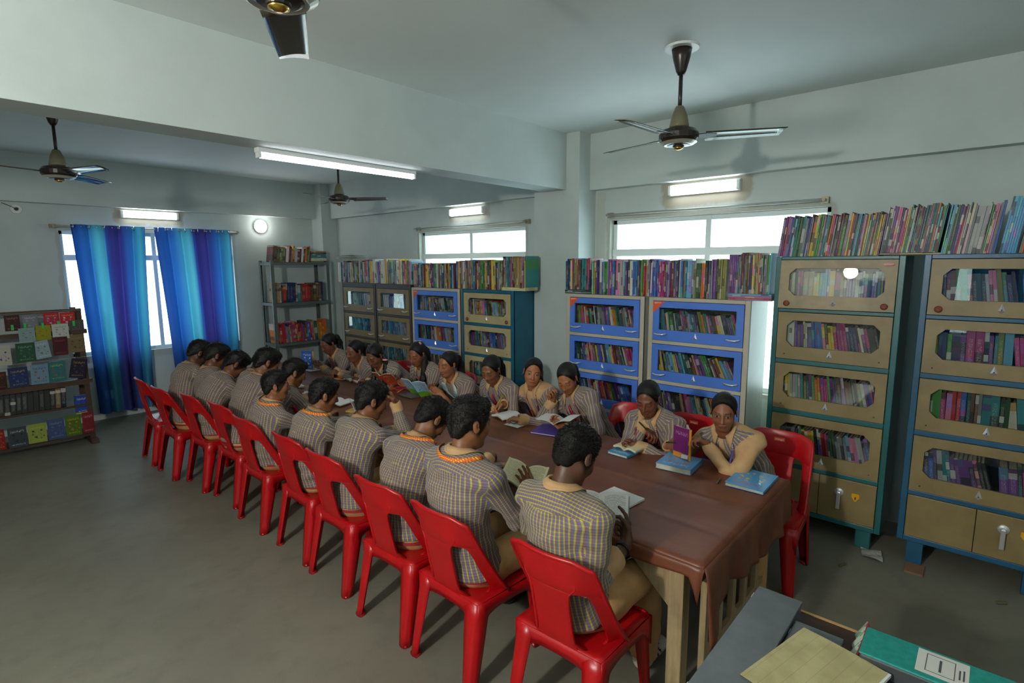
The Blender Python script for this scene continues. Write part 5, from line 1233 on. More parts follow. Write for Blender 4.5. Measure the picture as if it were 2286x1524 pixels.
# ------------------------------------------------------------------ boys (face +x), hands = [left, right]
H = lambda p, d=None, n=None, c=.45, e=None, fc=None: {k: v for k, v in dict(p=p, d=d, n=n, c=c, e=e, fc=fc).items() if v is not None}
person('boy in a yellow checked shirt nearest the camera, reading an open book', (1.88, 1.275), (1.815, 1.268, 1.195), -4, 38, 0, width=.92, hands=[
    H((2.17, 1.47, .815), (.75, -.6, .1), (-.2, -.3, -1), .35, (-.1, .5, -.8)), H((2.04, 1.145, .815), (.70, .45, .50), (-.35, .55, .3), .7, (-.3, .05, -1), (.3, .7, .85, .9))],
    skin='543525', tone=1, detail=1.25, seed=1, sleeve=(.95, .62), shoe='white', lanyard=None, extras=[wrist_band(1, M_bangle, .006, .031, .03)], size=1.03)
person('boy with an orange ribbon at his collar, second from the camera', (1.81, 1.87), (1.775, 1.868, 1.228), -12, 12, 0, hands=[
    H((2.30, 1.98, .80), (.6, -.7, .1), (0, 0, -1), .4), H((2.15, 1.83, .80), (.75, .45, .35), (-.3, .3, .8), .42, (-.2, -.6, -.9))], skin='7f5133', detail=1.15, seed=2, size=1.05)
person('boy in a checked shirt bending forward, third from the camera', (1.82, 2.40), (1.985, 2.41, 1.098), -8, 48, 0, hands=[H((2.36, 2.52, .80), (.5, -.8, .1), (0, 0, -1), .4), H((2.36, 2.30, .80), (.8, .5, .1), (0, 0, -1), .4)], skin='784d32', detail=1.05, seed=3, size=1.02)
person('boy resting his forehead on a raised hand, fourth from the camera', (1.83, 2.98), (1.955, 2.985, 1.118), -14, 20, 0, hands=[H((2.34, 3.12, .80), (.4, -.9, .1), (0, 0, -1), .4), H((2.085, 2.955, 1.135), (-.35, .25, .9), (-.8, .25, -.3), .55, (.6, -.3, -1))], skin='784b30', detail=1.0, seed=4, lanyard=None)
person('boy holding up white pages, fifth from the camera', (1.85, 3.49), (1.895, 3.48, 1.085), -14, 16, 0, hands=[H((2.30, 3.68, .86), (.5, -.3, .7), (.6, -.6, -.2), .4), H((2.27, 3.42, .80), (.8, .5, .1), (0, 0, -1), .4, (-.1, -.7, -.7))], skin='7f5133', detail=.95, seed=5, size=.95)
person('smaller boy sitting upright with a pale collar, sixth from the camera', (1.84, 4.12), (1.815, 4.05, 1.085), -20, 4, 0, hands=[H((2.24, 4.22, .80), (.7, -.6, .1), (0, 0, -1), .4), H((2.24, 3.98, .80), (.8, .5, .1), (0, 0, -1), .4)], skin='8b5738', detail=.95, seed=6, size=.92)
person('boy leaning on the table with a black wrist band, behind the upright boy', (2.04, 4.45), (2.16, 4.45, 1.078), -12, 24, 0, hands=[H((2.42, 4.6, .80), (.5, -.8, .1), (0, 0, -1), .4), H((2.36, 4.40, .86), (.2, .5, .8), (-.6, .4, .2), .6)], skin='7d4e31', detail=.85, seed=7, size=.96, legs=False, extras=[wrist_band(1, M_bangle, .005, .030, .03)], lanyard=None)
person('boy with thick hair bending over his book, left of the leaning boy', (1.86, 4.78), (2.085, 4.80, 1.135), -8, 30, 0, hands=[H((2.42, 4.94, .80), (.5, -.8, .1), (0, 0, -1), .4), H((2.40, 4.68, .80), (.8, .5, .1), (0, 0, -1), .4)], skin='784b30', detail=.85, seed=8, size=1.05, lanyard=None)
person('boy bent low in profile over the table, far down the row', (1.83, 5.285), (2.0, 5.27, 1.075), -12, 46, 0, hands=[H((2.36, 5.42, .80), (.5, -.8, .1), (0, 0, -1), .4), H((2.34, 5.16, .80), (.8, .5, .1), (0, 0, -1), .4)], skin='6b422a', detail=.85, seed=9, size=1.02, lanyard=None)
person('boy with his dark head bowed, hidden behind the boy in profile', (2.05, 5.02), (2.17, 5.06, 1.105), -8, 50, 0, hands=[H((2.45, 5.16, .80), (.5, -.8, .1), (0, 0, -1), .4), H((2.40, 4.96, .82), (.6, .7, .1), (0, 0, -1), .4)], skin='472c1e', detail=.75, seed=10, legs=False, size=.98, lanyard=None)
person('boy whose head shows between the last two bent boys', (2.02, 5.56), (1.945, 5.58, 1.128), -8, 30, 0, hands=[H((2.42, 5.7, .80), (.5, -.8, .1), (0, 0, -1), .4), H((2.40, 5.48, .80), (.8, .5, .1), (0, 0, -1), .4)], skin='663e29', detail=.75, seed=11, legs=False, size=1.02, lanyard=None)
person('boy with a cropped head at the far end of the row by the curtain', (1.77, 5.82), (1.885, 5.86, 1.135), -4, 38, 0, hands=[H((2.32, 5.98, .80), (.5, -.8, .1), (0, 0, -1), .4), H((2.30, 5.70, .80), (.8, .5, .1), (0, 0, -1), .4)], skin='563525', detail=.8, seed=12, size=1.03, lanyard=None)
# ------------------------------------------------------------------ girls (face -x), their right hand is on the +y side
def nose_ring(c): MB().lathe([(0, -.002), (.0028, 0), (0, .002)], n=8, M=Matrix.Translation(c['hp'](-.0205, .099, -.032))).build('nose_stud', M_gold, c['root'], smooth=True)
def bow(c):
    fo = Fld(c['hp'](-.02, -.05, .10)-.07, c['hp'](-.02, -.05, .10)+.07, .004)
    for q in (-1, 1): fo.ell(c['hp'](-.022+q*.020, -.055-q*.012, .104-q*.004), (.024, .011, .013), c['Rh']@Rz(-.5), .006)
    fo.ell(c['hp'](-.022, -.055, .105), (.008, .009, .010), c['Rh'], .004); V, Q = fo.mesh(); fast_mesh('hair_bow', V, Q, M_pink, c['root'], c['org'])
def scarf(c):
    fr, surf = c['fr'], c['surf']
    for q in (-1, 1):
        pa, na = [], []
        for k in range(12):
            t = .97-.62*k/11; p, tg, la, f = fr(t); pa.append(surf(p+la*q*(.060+.012*math.sin(k)), unit(f+tg*(.4 if k < 2 else .02)), .011)); na.append(f)
        c['ribbon'](pa, na, [.05, .058, .062, .06, .062, .066, .062, .06, .064, .066, .062, .055], 'scarf', M_scarf)
def bracelet(i): return wrist_band(i, mat('bead_white', 'd9d6cf', .4), .006, .031, .02, 'bead_bracelet')
thread = lambda i: wrist_band(i, M_thread, .0028, .029, .03, 'red_thread')
person('girl in a beige-sleeved uniform top holding a purple book, nearest the camera', (3.55, 1.04), (3.225, 1.165, 1.100), 16, 10, 0, True, hands=[
    H((3.135, 1.285, .925), (-.45, .75, .40), (-.1, -.3, -.9), .7, (.1, -.9, -.8)), H((3.165, 1.44, .845), (-.45, -.75, .35), (.75, -.45, -.2), .62, (.1, .8, -.7))],
    skin='814f35', hair='bun', eyes='open', detail=1.1, seed=21, lanyard='purple', extras=[nose_ring, wrist_band(0, M_bangle, .006, .030, .03)],
    tan_panel=lambda reg, dl, df, va, L: (reg > 0) | ((reg == 0) & ((df < -.01) & (va > L*.85) | (np.abs(dl-.01) < .016) & (df > 0))), size=.98)
person('girl with a black pen and a red tie, writing, second from the camera', (3.55, 1.62), (3.265, 1.69, 1.088), 10, 24, 0, True, hands=[
    H((3.13, 1.76, .79), (-.4, .8, .15), (-.5, -.3, .4), .8, (.3, -1, -.5)), H((3.275, 1.66, .86), (-.3, -.75, -.35), (-.2, -.1, -1), .5, (.2, .9, -.5))],
    skin='73432f', hair='bun', detail=1.05, seed=22, lanyard='maroon', tie=True)
person('girl with a nose stud and red tie reading a purple folder', (3.57, 2.22), (3.345, 2.42, 1.112), 18, 30, 6, True, hands=[
    H((3.13, 2.36, .82), (-.35, .75, .3), (-.4, -.2, .9), .55, (.3, -.9, -.6)), H((3.31, 2.56, .98), (-.25, .1, .9), (-.2, -.9, .1), .85, (-.1, .6, -1))],
    skin='9c6340', hair='pony', detail=1.0, seed=23, lanyard='maroon', tie=True, extras=[nose_ring])
person('girl in a tan sash looking straight at the camera', (3.58, 2.70), (3.372, 2.785, 1.112), 40, 6, -10, True, hands=[
    H((3.07, 2.74, .795), (-.3, .9, .0), (0, 0, -1), .4, (.2, -.8, -.7)), H((3.19, 3.03, .81), (-.7, .2, -.1), (0, -.6, -.7), .7, (.2, .9, -.6))],
    skin='a46745', hair='pony', eyes='open', detail=1.0, seed=24, lanyard='maroon', extras=[thread(0)],
    tan_panel=lambda reg, dl, df, va, L: (reg == 0) & (((dl > .0) & (dl < .10) & (df > -.02)) | (va > L*.90)))
person('girl with a red tie and purple lanyard, left of the girl looking up', (3.58, 3.16), (3.268, 3.165, 1.10), 14, 26, 0, True, hands=[
    H((3.20, 3.22, .80), (-.3, .85, .2), (-.3, -.2, .9), .5, (.2, -.8, -.7)), H((3.22, 3.52, .80), (-.8, -.2, .0), (0, 0, -1), .4, (.2, .9, -.6))],
    skin='825136', hair='pony', detail=.95, seed=25, lanyard='purple', tie=True, extras=[thread(0)])
person('girl with a pale patterned scarf holding a light blue book', (3.58, 3.62), (3.188, 3.63, 1.098), 4, 10, 0, True, hands=[
    H((3.12, 3.74, .86), (-.3, .85, .35), (-.5, .1, .7), .5, (.3, -.8, -.7)), H((3.15, 4.02, .83), (-.5, -.7, .3), (.5, -.4, -.2), .5, (.2, .9, -.6))],
    skin='965e3e', hair='pony', detail=.9, seed=26, lanyard='purple', sleeve=(.35, .9), extras=[scarf])
person('girl with a pink hair bow and loose hair over her shoulder', (3.58, 4.12), (3.255, 4.15, 1.128), 14, 22, 0, True, hands=[
    H((3.18, 4.30, .84), (-.3, .85, .3), (-.5, .1, .7), .5, (.3, -.8, -.7)), H((3.21, 4.56, .80), (-.5, -.7, .2), (.5, -.4, -.2), .5, (.2, .9, -.6))],
    skin='875235', hair='long', detail=.9, seed=27, lanyard='maroon', tie=True, extras=[bow, bracelet(0)])
person('girl with plaits and a centre parting, third from the far end', (3.57, 4.58), (3.065, 4.59, 1.09), 16, 32, 0, True, hands=[
    H((3.08, 4.86, .80), (-.3, .9, .1), (0, 0, -1), .5, (.2, -.8, -.7)), H((3.10, 5.02, .79), (-.6, -.6, .0), (0, 0, -1), .5, (.2, .9, -.6))],
    skin='754b33', hair='plaits', detail=.85, seed=28, lanyard='maroon', tie=True)
person('girl with a wide pale collar, second from the far end', (3.57, 5.02), (3.11, 5.03, 1.083), 10, 12, 0, True, hands=[
    H((3.08, 5.36, .81), (-.2, .95, .1), (0, 0, -1), .5, (.2, -.8, -.7)), H((3.12, 5.50, .80), (-.6, -.5, .0), (0, 0, -1), .5, (.2, .9, -.6))],
    skin='754b33', hair='pony', detail=.85, seed=29, lanyard='purple')
person('girl holding up a blue book at the far end of the table', (3.58, 5.68), (3.19, 5.70, 1.093), 8, 26, 0, True, hands=[
    H((3.12, 5.82, .84), (-.3, .8, .3), (-.5, .1, .7), .5, (.3, -.8, -.7)), H((3.16, 6.22, .80), (-.6, -.5, .0), (0, 0, -1), .5, (.2, .9, -.6))],
    skin='704831', hair='pony', detail=.85, seed=30, lanyard='maroon', tie=True)
# ================================================================== things on the table
def page_print(name, col='dcdad2', ink='4a4a4c', rows=26, pic=None):
    m = bpy.data.materials.new(name); t = NT(m); u, v, _ = t.sep(t.node('ShaderNodeUVMap', uv_map='UVMap').outputs[0])
    rowf = (v*rows).frac(); rown = (v*rows).floor()
    w = t.node('ShaderNodeTexWhiteNoise', noise_dimensions='1D'); t.put(w.inputs['W'], rown); ln_ = X(t, w.outputs['Value'])
    words = t.noise(t.comb(u*46.0, rown*3.7, 0.0), 1.0, 1) > .43
    k = ((rowf-.5).abs() < .20)*((u-.5).abs() < .40)*((v-.5).abs() < .43)*words*((u < .72+ln_*.5))
    c = t.mix(k*.62, col, ink)
    if pic: c = t.mix(((u-.5).abs() < .3)*((v-.62).abs() < .16), c, pic)
    t.l.new(c, t.P.inputs['Base Color']); t.P.inputs['Roughness'].default_value = .8; return m
M_pg, M_pgc, M_pgy = page_print('printed_page'), page_print('cream_printed_page', 'dcd2a8', '57503c', 20), page_print('magazine_page', 'd8d2b8', '57503c', 24, 'cf9c2c')
M_blank = mat('blank_paper', 'd9d9d6', .8)
def cover(name, base, blob, title, sc=7, band=None):
    m = bpy.data.materials.new(name); t = NT(m); u, v, _ = t.sep(t.node('ShaderNodeUVMap', uv_map='UVMap').outputs[0]); p = t.comb(u, v, 0.0)
    n = t.noise(p, sc, 4, .6); n2 = t.noise(t.comb(u*14.0, v*5.0, 2.0), 2.5, 2)
    c = t.mix(t.ss(n, .52, .62)*((v-.42).abs() < .26)*((u-.5).abs() < .38), base, blob)
    c = t.mix((n2 > .54)*(((v-.80).abs() < .055).max(((v-.14).abs() < .03)))*((u-.5).abs() < .36), c, title)
    if band: c = t.mix(v < band[0], c, band[1])
    t.l.new(c, t.P.inputs['Base Color']); t.P.inputs['Roughness'].default_value = .3; t.P.inputs['Coat Weight'].default_value = .3; return m
def uv_box(o):
    """planar uv from the two widest axes of the mesh"""
    me = o.data; V = np.zeros(len(me.vertices)*3); me.vertices.foreach_get('co', V); V = V.reshape(-1, 3); lo, hi = V.min(0), V.max(0); d = np.maximum(hi-lo, 1e-6); a = [i for i in range(3)]; k = np.argsort(d)[::-1][:2]; k = sorted(k)
    li = np.zeros(len(me.loops), np.int32); me.loops.foreach_get('vertex_index', li); uv = ((V-lo)/d)[:, k][li]; me.uv_layers.new(name='UVMap').data.foreach_set('uv', uv.ravel())
def loc_root(name, c, rz, tilt=0, roll=0, **kw):
    r = empty(name, c, **kw); r.rotation_euler = (tilt, roll, rz); return r
def flat_book(label, c, rz, w, h, t, mc, mp=None, cat='book', tilt=0, roll=0, name='book', curl=0):
    """closed book: cover facing up; width along x, height along y; spine at -x"""
    r = loc_root(name, c, rz, tilt, roll, label=label, cat=cat)
    mb = MB(); ct = min(.002, t*.2)
    mb.box(-w/2, w/2, -h/2, h/2, 0, ct); mb.box(-w/2, -w/2+ct, -h/2, h/2, ct, t-ct); o = mb.build('back_cover', mc, r, world=False); uv_box(o)
    mb = MB(); mb.grid(lambda u, v: (-w/2+w*u, -h/2+h*v, t-ct+curl*u*u*(.6+.4*v)), 8, 4); o = mb.build('front_cover', mc, r, world=False, solid=ct); uv_box(o)
    MB().box(-w/2+ct, w/2-.003, -h/2+.003, h/2-.003, ct, t-ct*1.5).build('pages', mp or M_pages, r, world=False)
    return r
def open_book(label, c, rz, w, h, lift=(.25, .25), tilt=0, roll=0, mp=None, mc=None, thick=.010, cat='book', name='open_book'):
    """spine along y at the origin; each half rises by its lift angle and curves"""
    r = loc_root(name, c, rz, tilt, roll, label=label, cat=cat); mp = mp or M_pg; mc = mc or mat('plain_cover', '8b8f96', .5)
    for sg, a in ((-1, lift[0]), (1, lift[1])):
        def prof(u): return (sg*(w*u*math.cos(a)), w*u*math.sin(a)+.016*math.sin(math.pi*min(1, u*1.15))*(1-u*.35))
        mb = MB(); n = 10
        V = []
        for u in np.linspace(0, 1, n+1):
            x, z = prof(u); V += [(x, -h/2, z), (x, h/2, z)]
        V2 = [(p[0], p[1], p[2]-thick*(1-.2*(i//2)/n)) for i, p in enumerate(V)]
        F = [(2*i, 2*i+2, 2*i+3, 2*i+1) for i in range(n)]; b = 2*n+2
        Fs = [(2*i, b+2*i, b+2*i+2, 2*i+2) for i in range(n)]+[(2*i+1, 2*i+3, b+2*i+3, b+2*i+1) for i in range(n)]+[(2*n, b+2*n, b+2*n+1, 2*n+1)]
        mb.add(V+V2, F, 0); mb.f += [tuple(f) for f in Fs]; mb.m += [1]*len(Fs); o = mb.build('page_block', [mp, M_pages], r, world=False, smooth=False)
        me = o.data; li = np.zeros(len(me.loops), np.int32); me.loops.foreach_get('vertex_index', li)
        uv = np.array([((i % b)//2/n, (i % 2)) for i in range(2*b)], float); uv = np.stack([uv[:, 0] if sg > 0 else 1-uv[:, 0], uv[:, 1]], 1); me.uv_layers.new(name='UVMap').data.foreach_set('uv', uv[li].ravel())
        mb = MB(); V = []
        for u in np.linspace(0, 1.03, 8):
            x, z = prof(u); V += [(x, -h/2-.003, z-thick-.0015), (x, h/2+.003, z-thick-.0015)]
        mb.add(V, [(2*i, 2*i+2, 2*i+3, 2*i+1) for i in range(7)]); o = mb.build('cover', mc, r, world=False, solid=.0015); uv_box(o)
    return r
TZ_ = TZ+.004
C_sky = cover('sky_blue_cover', '4f9fd6', 'c9c46a', 'c25a86', 6); C_sky2 = cover('blue_textbook_cover', '5aa3d8', 'd2603a', 'd8d8e6', 5); C_pur = cover('purple_cover', '6b2160', '57184e', 'b78ab0', 30, (.16, 'c9831f')); C_lblue = cover('light_blue_green_cover', '8fc0dc', '4f86c0', 'b8405a', 6, (.34, '6aa82a'))
C_red = cover('red_orange_cover', 'a33a2c', 'c9761f', 'd8c8a0', 6); C_or = cover('orange_cover', 'd4641f', 'c22a6a', 'e8d8c0', 6); C_gb = cover('grey_blue_cover', '51666e', '3f545c', '8a4a4a', 8); C_bl = cover('blue_yellow_cover', '2f62b8', 'd8d8e0', 'e8e8f0', 5); C_gr = cover('red_green_cover', 'b8203a', '6a9a2a', 'e0d8c8', 4); C_cy = cover('cyan_cover', '2f8fb8', 'c07040', 'd8d8d8', 8)
flat_book('sky-blue exercise book lying alone at the near table corner', (3.112, .945, TZ_), .03, .205, .295, .016, C_sky, curl=.008).rotation_euler = (0, 0, math.pi/2+.02)
r = flat_book('thick blue textbook under the purple paperback', (3.075, 1.366, TZ_), math.pi/2+.10, .215, .235, .034, C_sky2)
# purple paperback held upright, half open
r = loc_root('open_paperback', (3.105, 1.315, TZ_+.036), 0, label='purple paperback with an orange spine held upright by the nearest girl', cat='book')
for nm_, ang, m_ in (('back_cover', 74, C_pur), ('front_cover', 28, C_pur)):
    a = ang*D2R; mb = MB(); mb.grid(lambda u, v: (.128*u*math.cos(a), .128*u*math.sin(a)+.006*math.sin(3*u), .195*v), 4, 4); o = mb.build(nm_, m_, r, world=False, solid=.002); me = o.data
    li = np.zeros(len(me.loops), np.int32); me.loops.foreach_get('vertex_index', li); uv = np.array([(i/4, j/4) for j in range(5) for i in range(5)])[li]; me.uv_layers.new(name='UVMap').data.foreach_set('uv', uv.ravel())
    b_ = (ang-6 if nm_ == 'back_cover' else ang+6)*D2R; mb = MB(); mb.grid(lambda u, v: (.003+.122*u*math.cos(b_), .122*u*math.sin(b_)+.004*math.sin(3*u), .003+.189*v), 3, 2); mb.build('page_block', M_pages, r, world=False, solid=.009)
MB().tube([(0, 0, 0), (0, 0, .195)], .008, 8).build('spine', mat('orange_spine', 'c9831f', .4), r, world=False)
MB().box(-.0095, .001, .01, .05, .008, .03, M=Matrix.Rotation(0, 4, 'Z')).build('label_tag', M_blank, r, world=False)
flat_book('cyan textbook under the writing girl\'s elbow', (3.08, 1.74, TZ_), math.pi/2-.05, .15, .215, .016, C_cy)
open_book('small cream open book lying on the cyan textbook', (3.13, 1.73, TZ_+.026), math.pi/2-.1, .09, .16, (.10, .08), mp=mat('cream_paper', 'd8cb9a', .8), thick=.012)
flat_book('black folder with a red edge beneath the black pen', (3.25, 1.70, TZ_), math.pi/2+.15, .16, .2, .012, mat('black_folder', '1d1c1e', .4), cat='folder', name='folder')
def pen(label, a, b, m, r_=.0045, tip=None):
    a, b = Vector(a), Vector(b); r = empty('pen', tuple((a+b)/2), label=label, cat='pen')
    MB().tube([a, a+(b-a)*.86, a+(b-a)*.87], [r_, r_, r_*.8], 8).build('barrel', m, r, smooth=True); MB().tube([a+(b-a)*.87, b], [r_*.75, .001], 8).build('tip', tip or M_dark, r)
pen('black pen in the writing girl\'s right hand', (3.235, 1.735, .925), (3.215, 1.62, .855), M_black)
pen('black and pink pen held beside the purple paperback', (3.11, 1.475, .87), (3.125, 1.405, .885), M_black, tip=M_tie)
pen('grey pen lying on the brown oilcloth in front of the nearest girl', (2.945, 1.083, TZ_+.006), (3.045, 1.096, TZ_+.006), mat('grey_pen', '4a4a4a', .4))
pen('yellow pencil in the hand of the girl looking up', (3.26, 3.02, .90), (3.13, 3.03, .765), mat('pencil_yellow', 'd39a2a', .5))
pen('yellow pencil lying beside the grey-blue book', (3.10, 4.275, TZ_+.005), (3.25, 4.355, TZ_+.005), MATS['pencil_yellow'])
flat_book('violet folder open in front of the girl with a nose stud', (3.13, 2.42, TZ_), math.pi/2+.25, .20, .27, .010, mat('violet_folder', '4b3a98', .4), M_blank, cat='folder', name='folder')
open_book('dark covered notebook with one white page up, on the violet folder', (3.16, 2.36, TZ_+.07), math.pi/2+.2, .15, .19, (.35, .15), tilt=0, roll=0, mp=M_blank, mc=mat('dark_cover', '2a2c2a', .4), thick=.004)
open_book('white notebook under the hand of the girl looking up', (3.17, 2.84, TZ_+.014), math.pi/2-.12, .14, .20, (.03, .05), mp=M_blank, thick=.010)
MB().box(-.10, .10, -.07, .07, 0, .0015).build('paper_sheet', M_blank, None, label='loose white sheet beside the white notebook', cat='paper').location = (3.10, 2.70, TZ_+.002)
open_book('open book with a dark cover before the girl in the purple lanyard', (3.20, 3.36, TZ_+.035), math.pi/2-.2, .13, .20, (.55, .12), mp=M_blank, mc=mat('dark_cover', '2a2c2a', .4), thick=.010)
r = open_book('light blue and green book held open by the girl with the scarf', (3.04, 3.90, .855), math.pi/2+.1, .14, .215, (.15, .25), tilt=1.05, mp=M_pg, mc=C_lblue, thick=.006); r.rotation_euler = (.85, 0, math.pi/2+.25)
flat_book('grey-blue book lying flat under the light blue one', (3.17, 4.08, TZ_), math.pi/2, .20, .25, .010, C_gb)
r = open_book('red-orange book held open by the girl with the pink bow', (3.09, 4.46, .85), math.pi/2, .13, .19, (.3, .25), mp=M_pg, mc=C_red, thick=.008); r.rotation_euler = (.75, 0, math.pi/2+.2)
flat_book('orange book lying flat in front of the girl with the pink bow', (3.20, 4.52, TZ_), math.pi/2+.1, .18, .22, .012, C_or)
flat_book('pink book sticking out from under the orange one', (3.27, 4.40, TZ_), math.pi/2-.3, .15, .2, .008, mat('pink_cover', 'c22a6a', .4))
open_book('white notebook in front of the girl with plaits', (3.16, 5.06, TZ_+.012), math.pi/2, .13, .19, (.05, .04), mp=M_blank, thick=.009)
flat_book('orange-edged notebook at the hands of the girl with plaits', (3.14, 5.28, TZ_), math.pi/2+.15, .14, .19, .010, C_or, M_blank)
r = loc_root('open_paperback', (3.13, 5.95, TZ_+.012), 0, label='blue book with a yellow spine standing open at the far end of the table', cat='book')
for nm_, ang in (('back_cover', 62), ('front_cover', 118)):
    a = ang*D2R; mb = MB(); mb.grid(lambda u, v: (.15*u*math.cos(a), .15*u*math.sin(a), .22*v), 3, 3); o = mb.build(nm_, C_bl, r, world=False, solid=.012); me = o.data; li = np.zeros(len(me.loops), np.int32); me.loops.foreach_get('vertex_index', li); uv = np.array([(i/3, j/3) for j in range(4) for i in range(4)])[li]; me.uv_layers.new(name='UVMap').data.foreach_set('uv', uv.ravel())
MB().tube([(0, 0, 0), (0, 0, .22)], .010, 8).build('spine', mat('yellow_spine', 'd8a82a', .4), r, world=False)
flat_book('white exercise book beneath the standing blue book', (3.17, 6.0, TZ_), math.pi/2, .17, .22, .010, M_blank, M_blank)
# boys' side
r = open_book('printed open book in the hands of the boy nearest the camera', (2.215, 1.385, TZ_+.03), -math.pi/2+.62, .135, .225, (.16, .12), mp=M_pg, thick=.012, mc=mat('plain_cover', '8b8f96', .5)); r.rotation_euler = (.12, .0, -math.pi/2+.5)
flat_book('white notebook behind the printed open book', (2.375, 1.40, TZ_), math.pi/2-.1, .20, .25, .012, M_blank, M_blank, curl=.006)
r = open_book('cream open book held up by the second boy', (2.205, 1.885, TZ_+.055), 0, .125, .20, (.5, .12), mp=M_pgc, thick=.008, mc=mat('tan_cover', 'a08a5a', .5)); r.rotation_euler = (.22, .0, -math.pi/2+.45)
flat_book('red and green magazine beyond the cream book', (2.30, 2.06, TZ_), -.5, .17, .22, .006, C_gr, cat='magazine', name='magazine')
flat_book('white folded booklet on top of the red magazine', (2.24, 2.07, TZ_+.007), -.2, .10, .17, .008, M_blank, M_blank, cat='booklet', name='booklet')
pen('blue pen on the white folded booklet', (2.20, 2.03, TZ_+.021), (2.30, 2.11, TZ_+.021), mat('blue_pen', '5a7fb0', .3))
flat_book('orange booklet peeping out in front of the third boy', (2.36, 2.44, TZ_), .3, .12, .17, .006, mat('orange_cover2', 'e0801f', .4), cat='booklet', name='booklet')
MB().box(-.03, .03, -.02, .02, 0, .002, M=Matrix.Rotation(.2, 4, 'Y')).build('paper_scrap', M_blank, None, label='small white paper scrap in front of the fourth boy', cat='paper').location = (2.50, 3.42, TZ_+.006)
r = open_book('pages raised upright before the fifth boy', (2.36, 3.80, TZ_+.01), 0, .14, .22, (1.25, .10), mp=M_pg, thick=.004, mc=M_blank); r.rotation_euler = (0, 0, -.35)
flat_book('yellow illustrated book with a blue edge near the raised pages', (2.50, 3.98, TZ_), .4, .16, .2, .012, cover('yellow_cover', 'cfa84a', 'd8d0b0', '3a5aa8', 5))
open_book('white open notebook before the leaning boy', (2.50, 4.36, TZ_+.012), -1.3, .13, .19, (.06, .06), mp=M_blank, thick=.008)
open_book('white open notebook before the boy with thick hair', (2.52, 4.82, TZ_+.012), -1.5, .13, .19, (.06, .06), mp=M_blank, thick=.008)
open_book('open picture book under the bent boys', (2.52, 5.30, TZ_+.012), -1.6, .13, .19, (.06, .06), mp=M_pgy, thick=.008)
# ================================================================== ceiling fans
M_fdark = mat('fan_dark_brown', '2b2421', .3, .2); M_fol = mat('fan_olive', '6f6a52', .4); M_fblade = mat('fan_blade_brown', '5c5c50', .2, .5); M_fring = mat('fan_cream_ring', 'c9c8ba', .3, .5)
def fan(x, y, zm, angs, label, plate=True):
    r = empty('ceiling_fan', (x, y, ZC), label=label, cat='fan', group='ceiling fans'); c = (x, y, 0)
    if plate: MB().lathe([(0, ZC-.012), (.10, ZC-.012), (.105, ZC), (0, ZC)], c, 28).build('ceiling_plate', M_white, r)
    MB().lathe([(.018, ZC-.16), (.030, ZC-.14), (.052, ZC-.06), (.060, ZC-.012), (0, ZC-.012)], c, 20).build('canopy', M_fdark, r, smooth=True)
    MB().tube([(x, y, ZC-.14), (x, y, zm+.12)], .012, 12).build('down_rod', M_fdark, r, smooth=True)
    MB().lathe([(.060, zm+.055), (.058, zm+.07), (.048, zm+.12), (.028, zm+.17), (.022, zm+.18)], c, 20).build('motor_cup', M_fol, r, smooth=True)
    MB().lathe([(.03, zm+.058), (.10, zm+.04), (.120, zm+.015), (.120, zm-.015), (.108, zm-.03), (0, zm-.03)], c, 28).build('motor', M_fdark, r, smooth=False)
    MB().lathe([(.102, zm-.028), (.110, zm-.034), (.085, zm-.050), (.080, zm-.048)], c, 28).build('trim_ring', M_fring, r)
    MB().lathe([(.08, zm-.045), (.06, zm-.052), (.035, zm-.054), (.033, zm-.062), (.015, zm-.068), (0, zm-.068)], c, 24).build('bottom_cap', M_fdark, r)
    MB().lathe([(.028, zm-.060), (.030, zm-.068), (.012, zm-.076), (0, zm-.077)], c, 18).build('gold_disc', M_gold, r, smooth=True)
    for a in angs:
        a = a*D2R; ca, sa = math.cos(a), math.sin(a)
        def pt(l, w, dz=0): q = w*math.sin(.19); return (x+ca*l-sa*w, y+sa*l+ca*w, zm-.004-q+dz)
        mb = MB(); mb.grid(lambda u, v: pt(.155+.45*u-.03*v*ss_(u, .85, 1), (v-.5)*(.105+.03*(1-u)), .006*math.sin(math.pi*v)), 8, 4); b = mb.build('blade', M_fblade, r, smooth=True, solid=.003)
        mb = MB(); V = [pt(.09, -.02), pt(.09, .02), pt(.17, .035), pt(.22, .02), pt(.22, -.02), pt(.17, -.035)]; V = [(p[0], p[1], p[2]+.004) for p in V]; mb.add(V, [(0, 1, 2, 3, 4, 5)]); mb.build('blade_iron', M_fdark, r, solid=.005)
fan(3.29, 1.55, 2.765, (-64, 176, 56+24), 'ceiling fan hanging in front of the near right window')
fan(3.53, 5.87, 2.755, (-56, -155, 80), 'ceiling fan beyond the beam near the far corner')
fan(.95, 5.82, 2.755, (-72, 47, -163), 'ceiling fan at the far left above the curtains')
fan(.80, 1.60, 2.79, (59, 179, -61), 'ceiling fan cut off by the top of the picture')
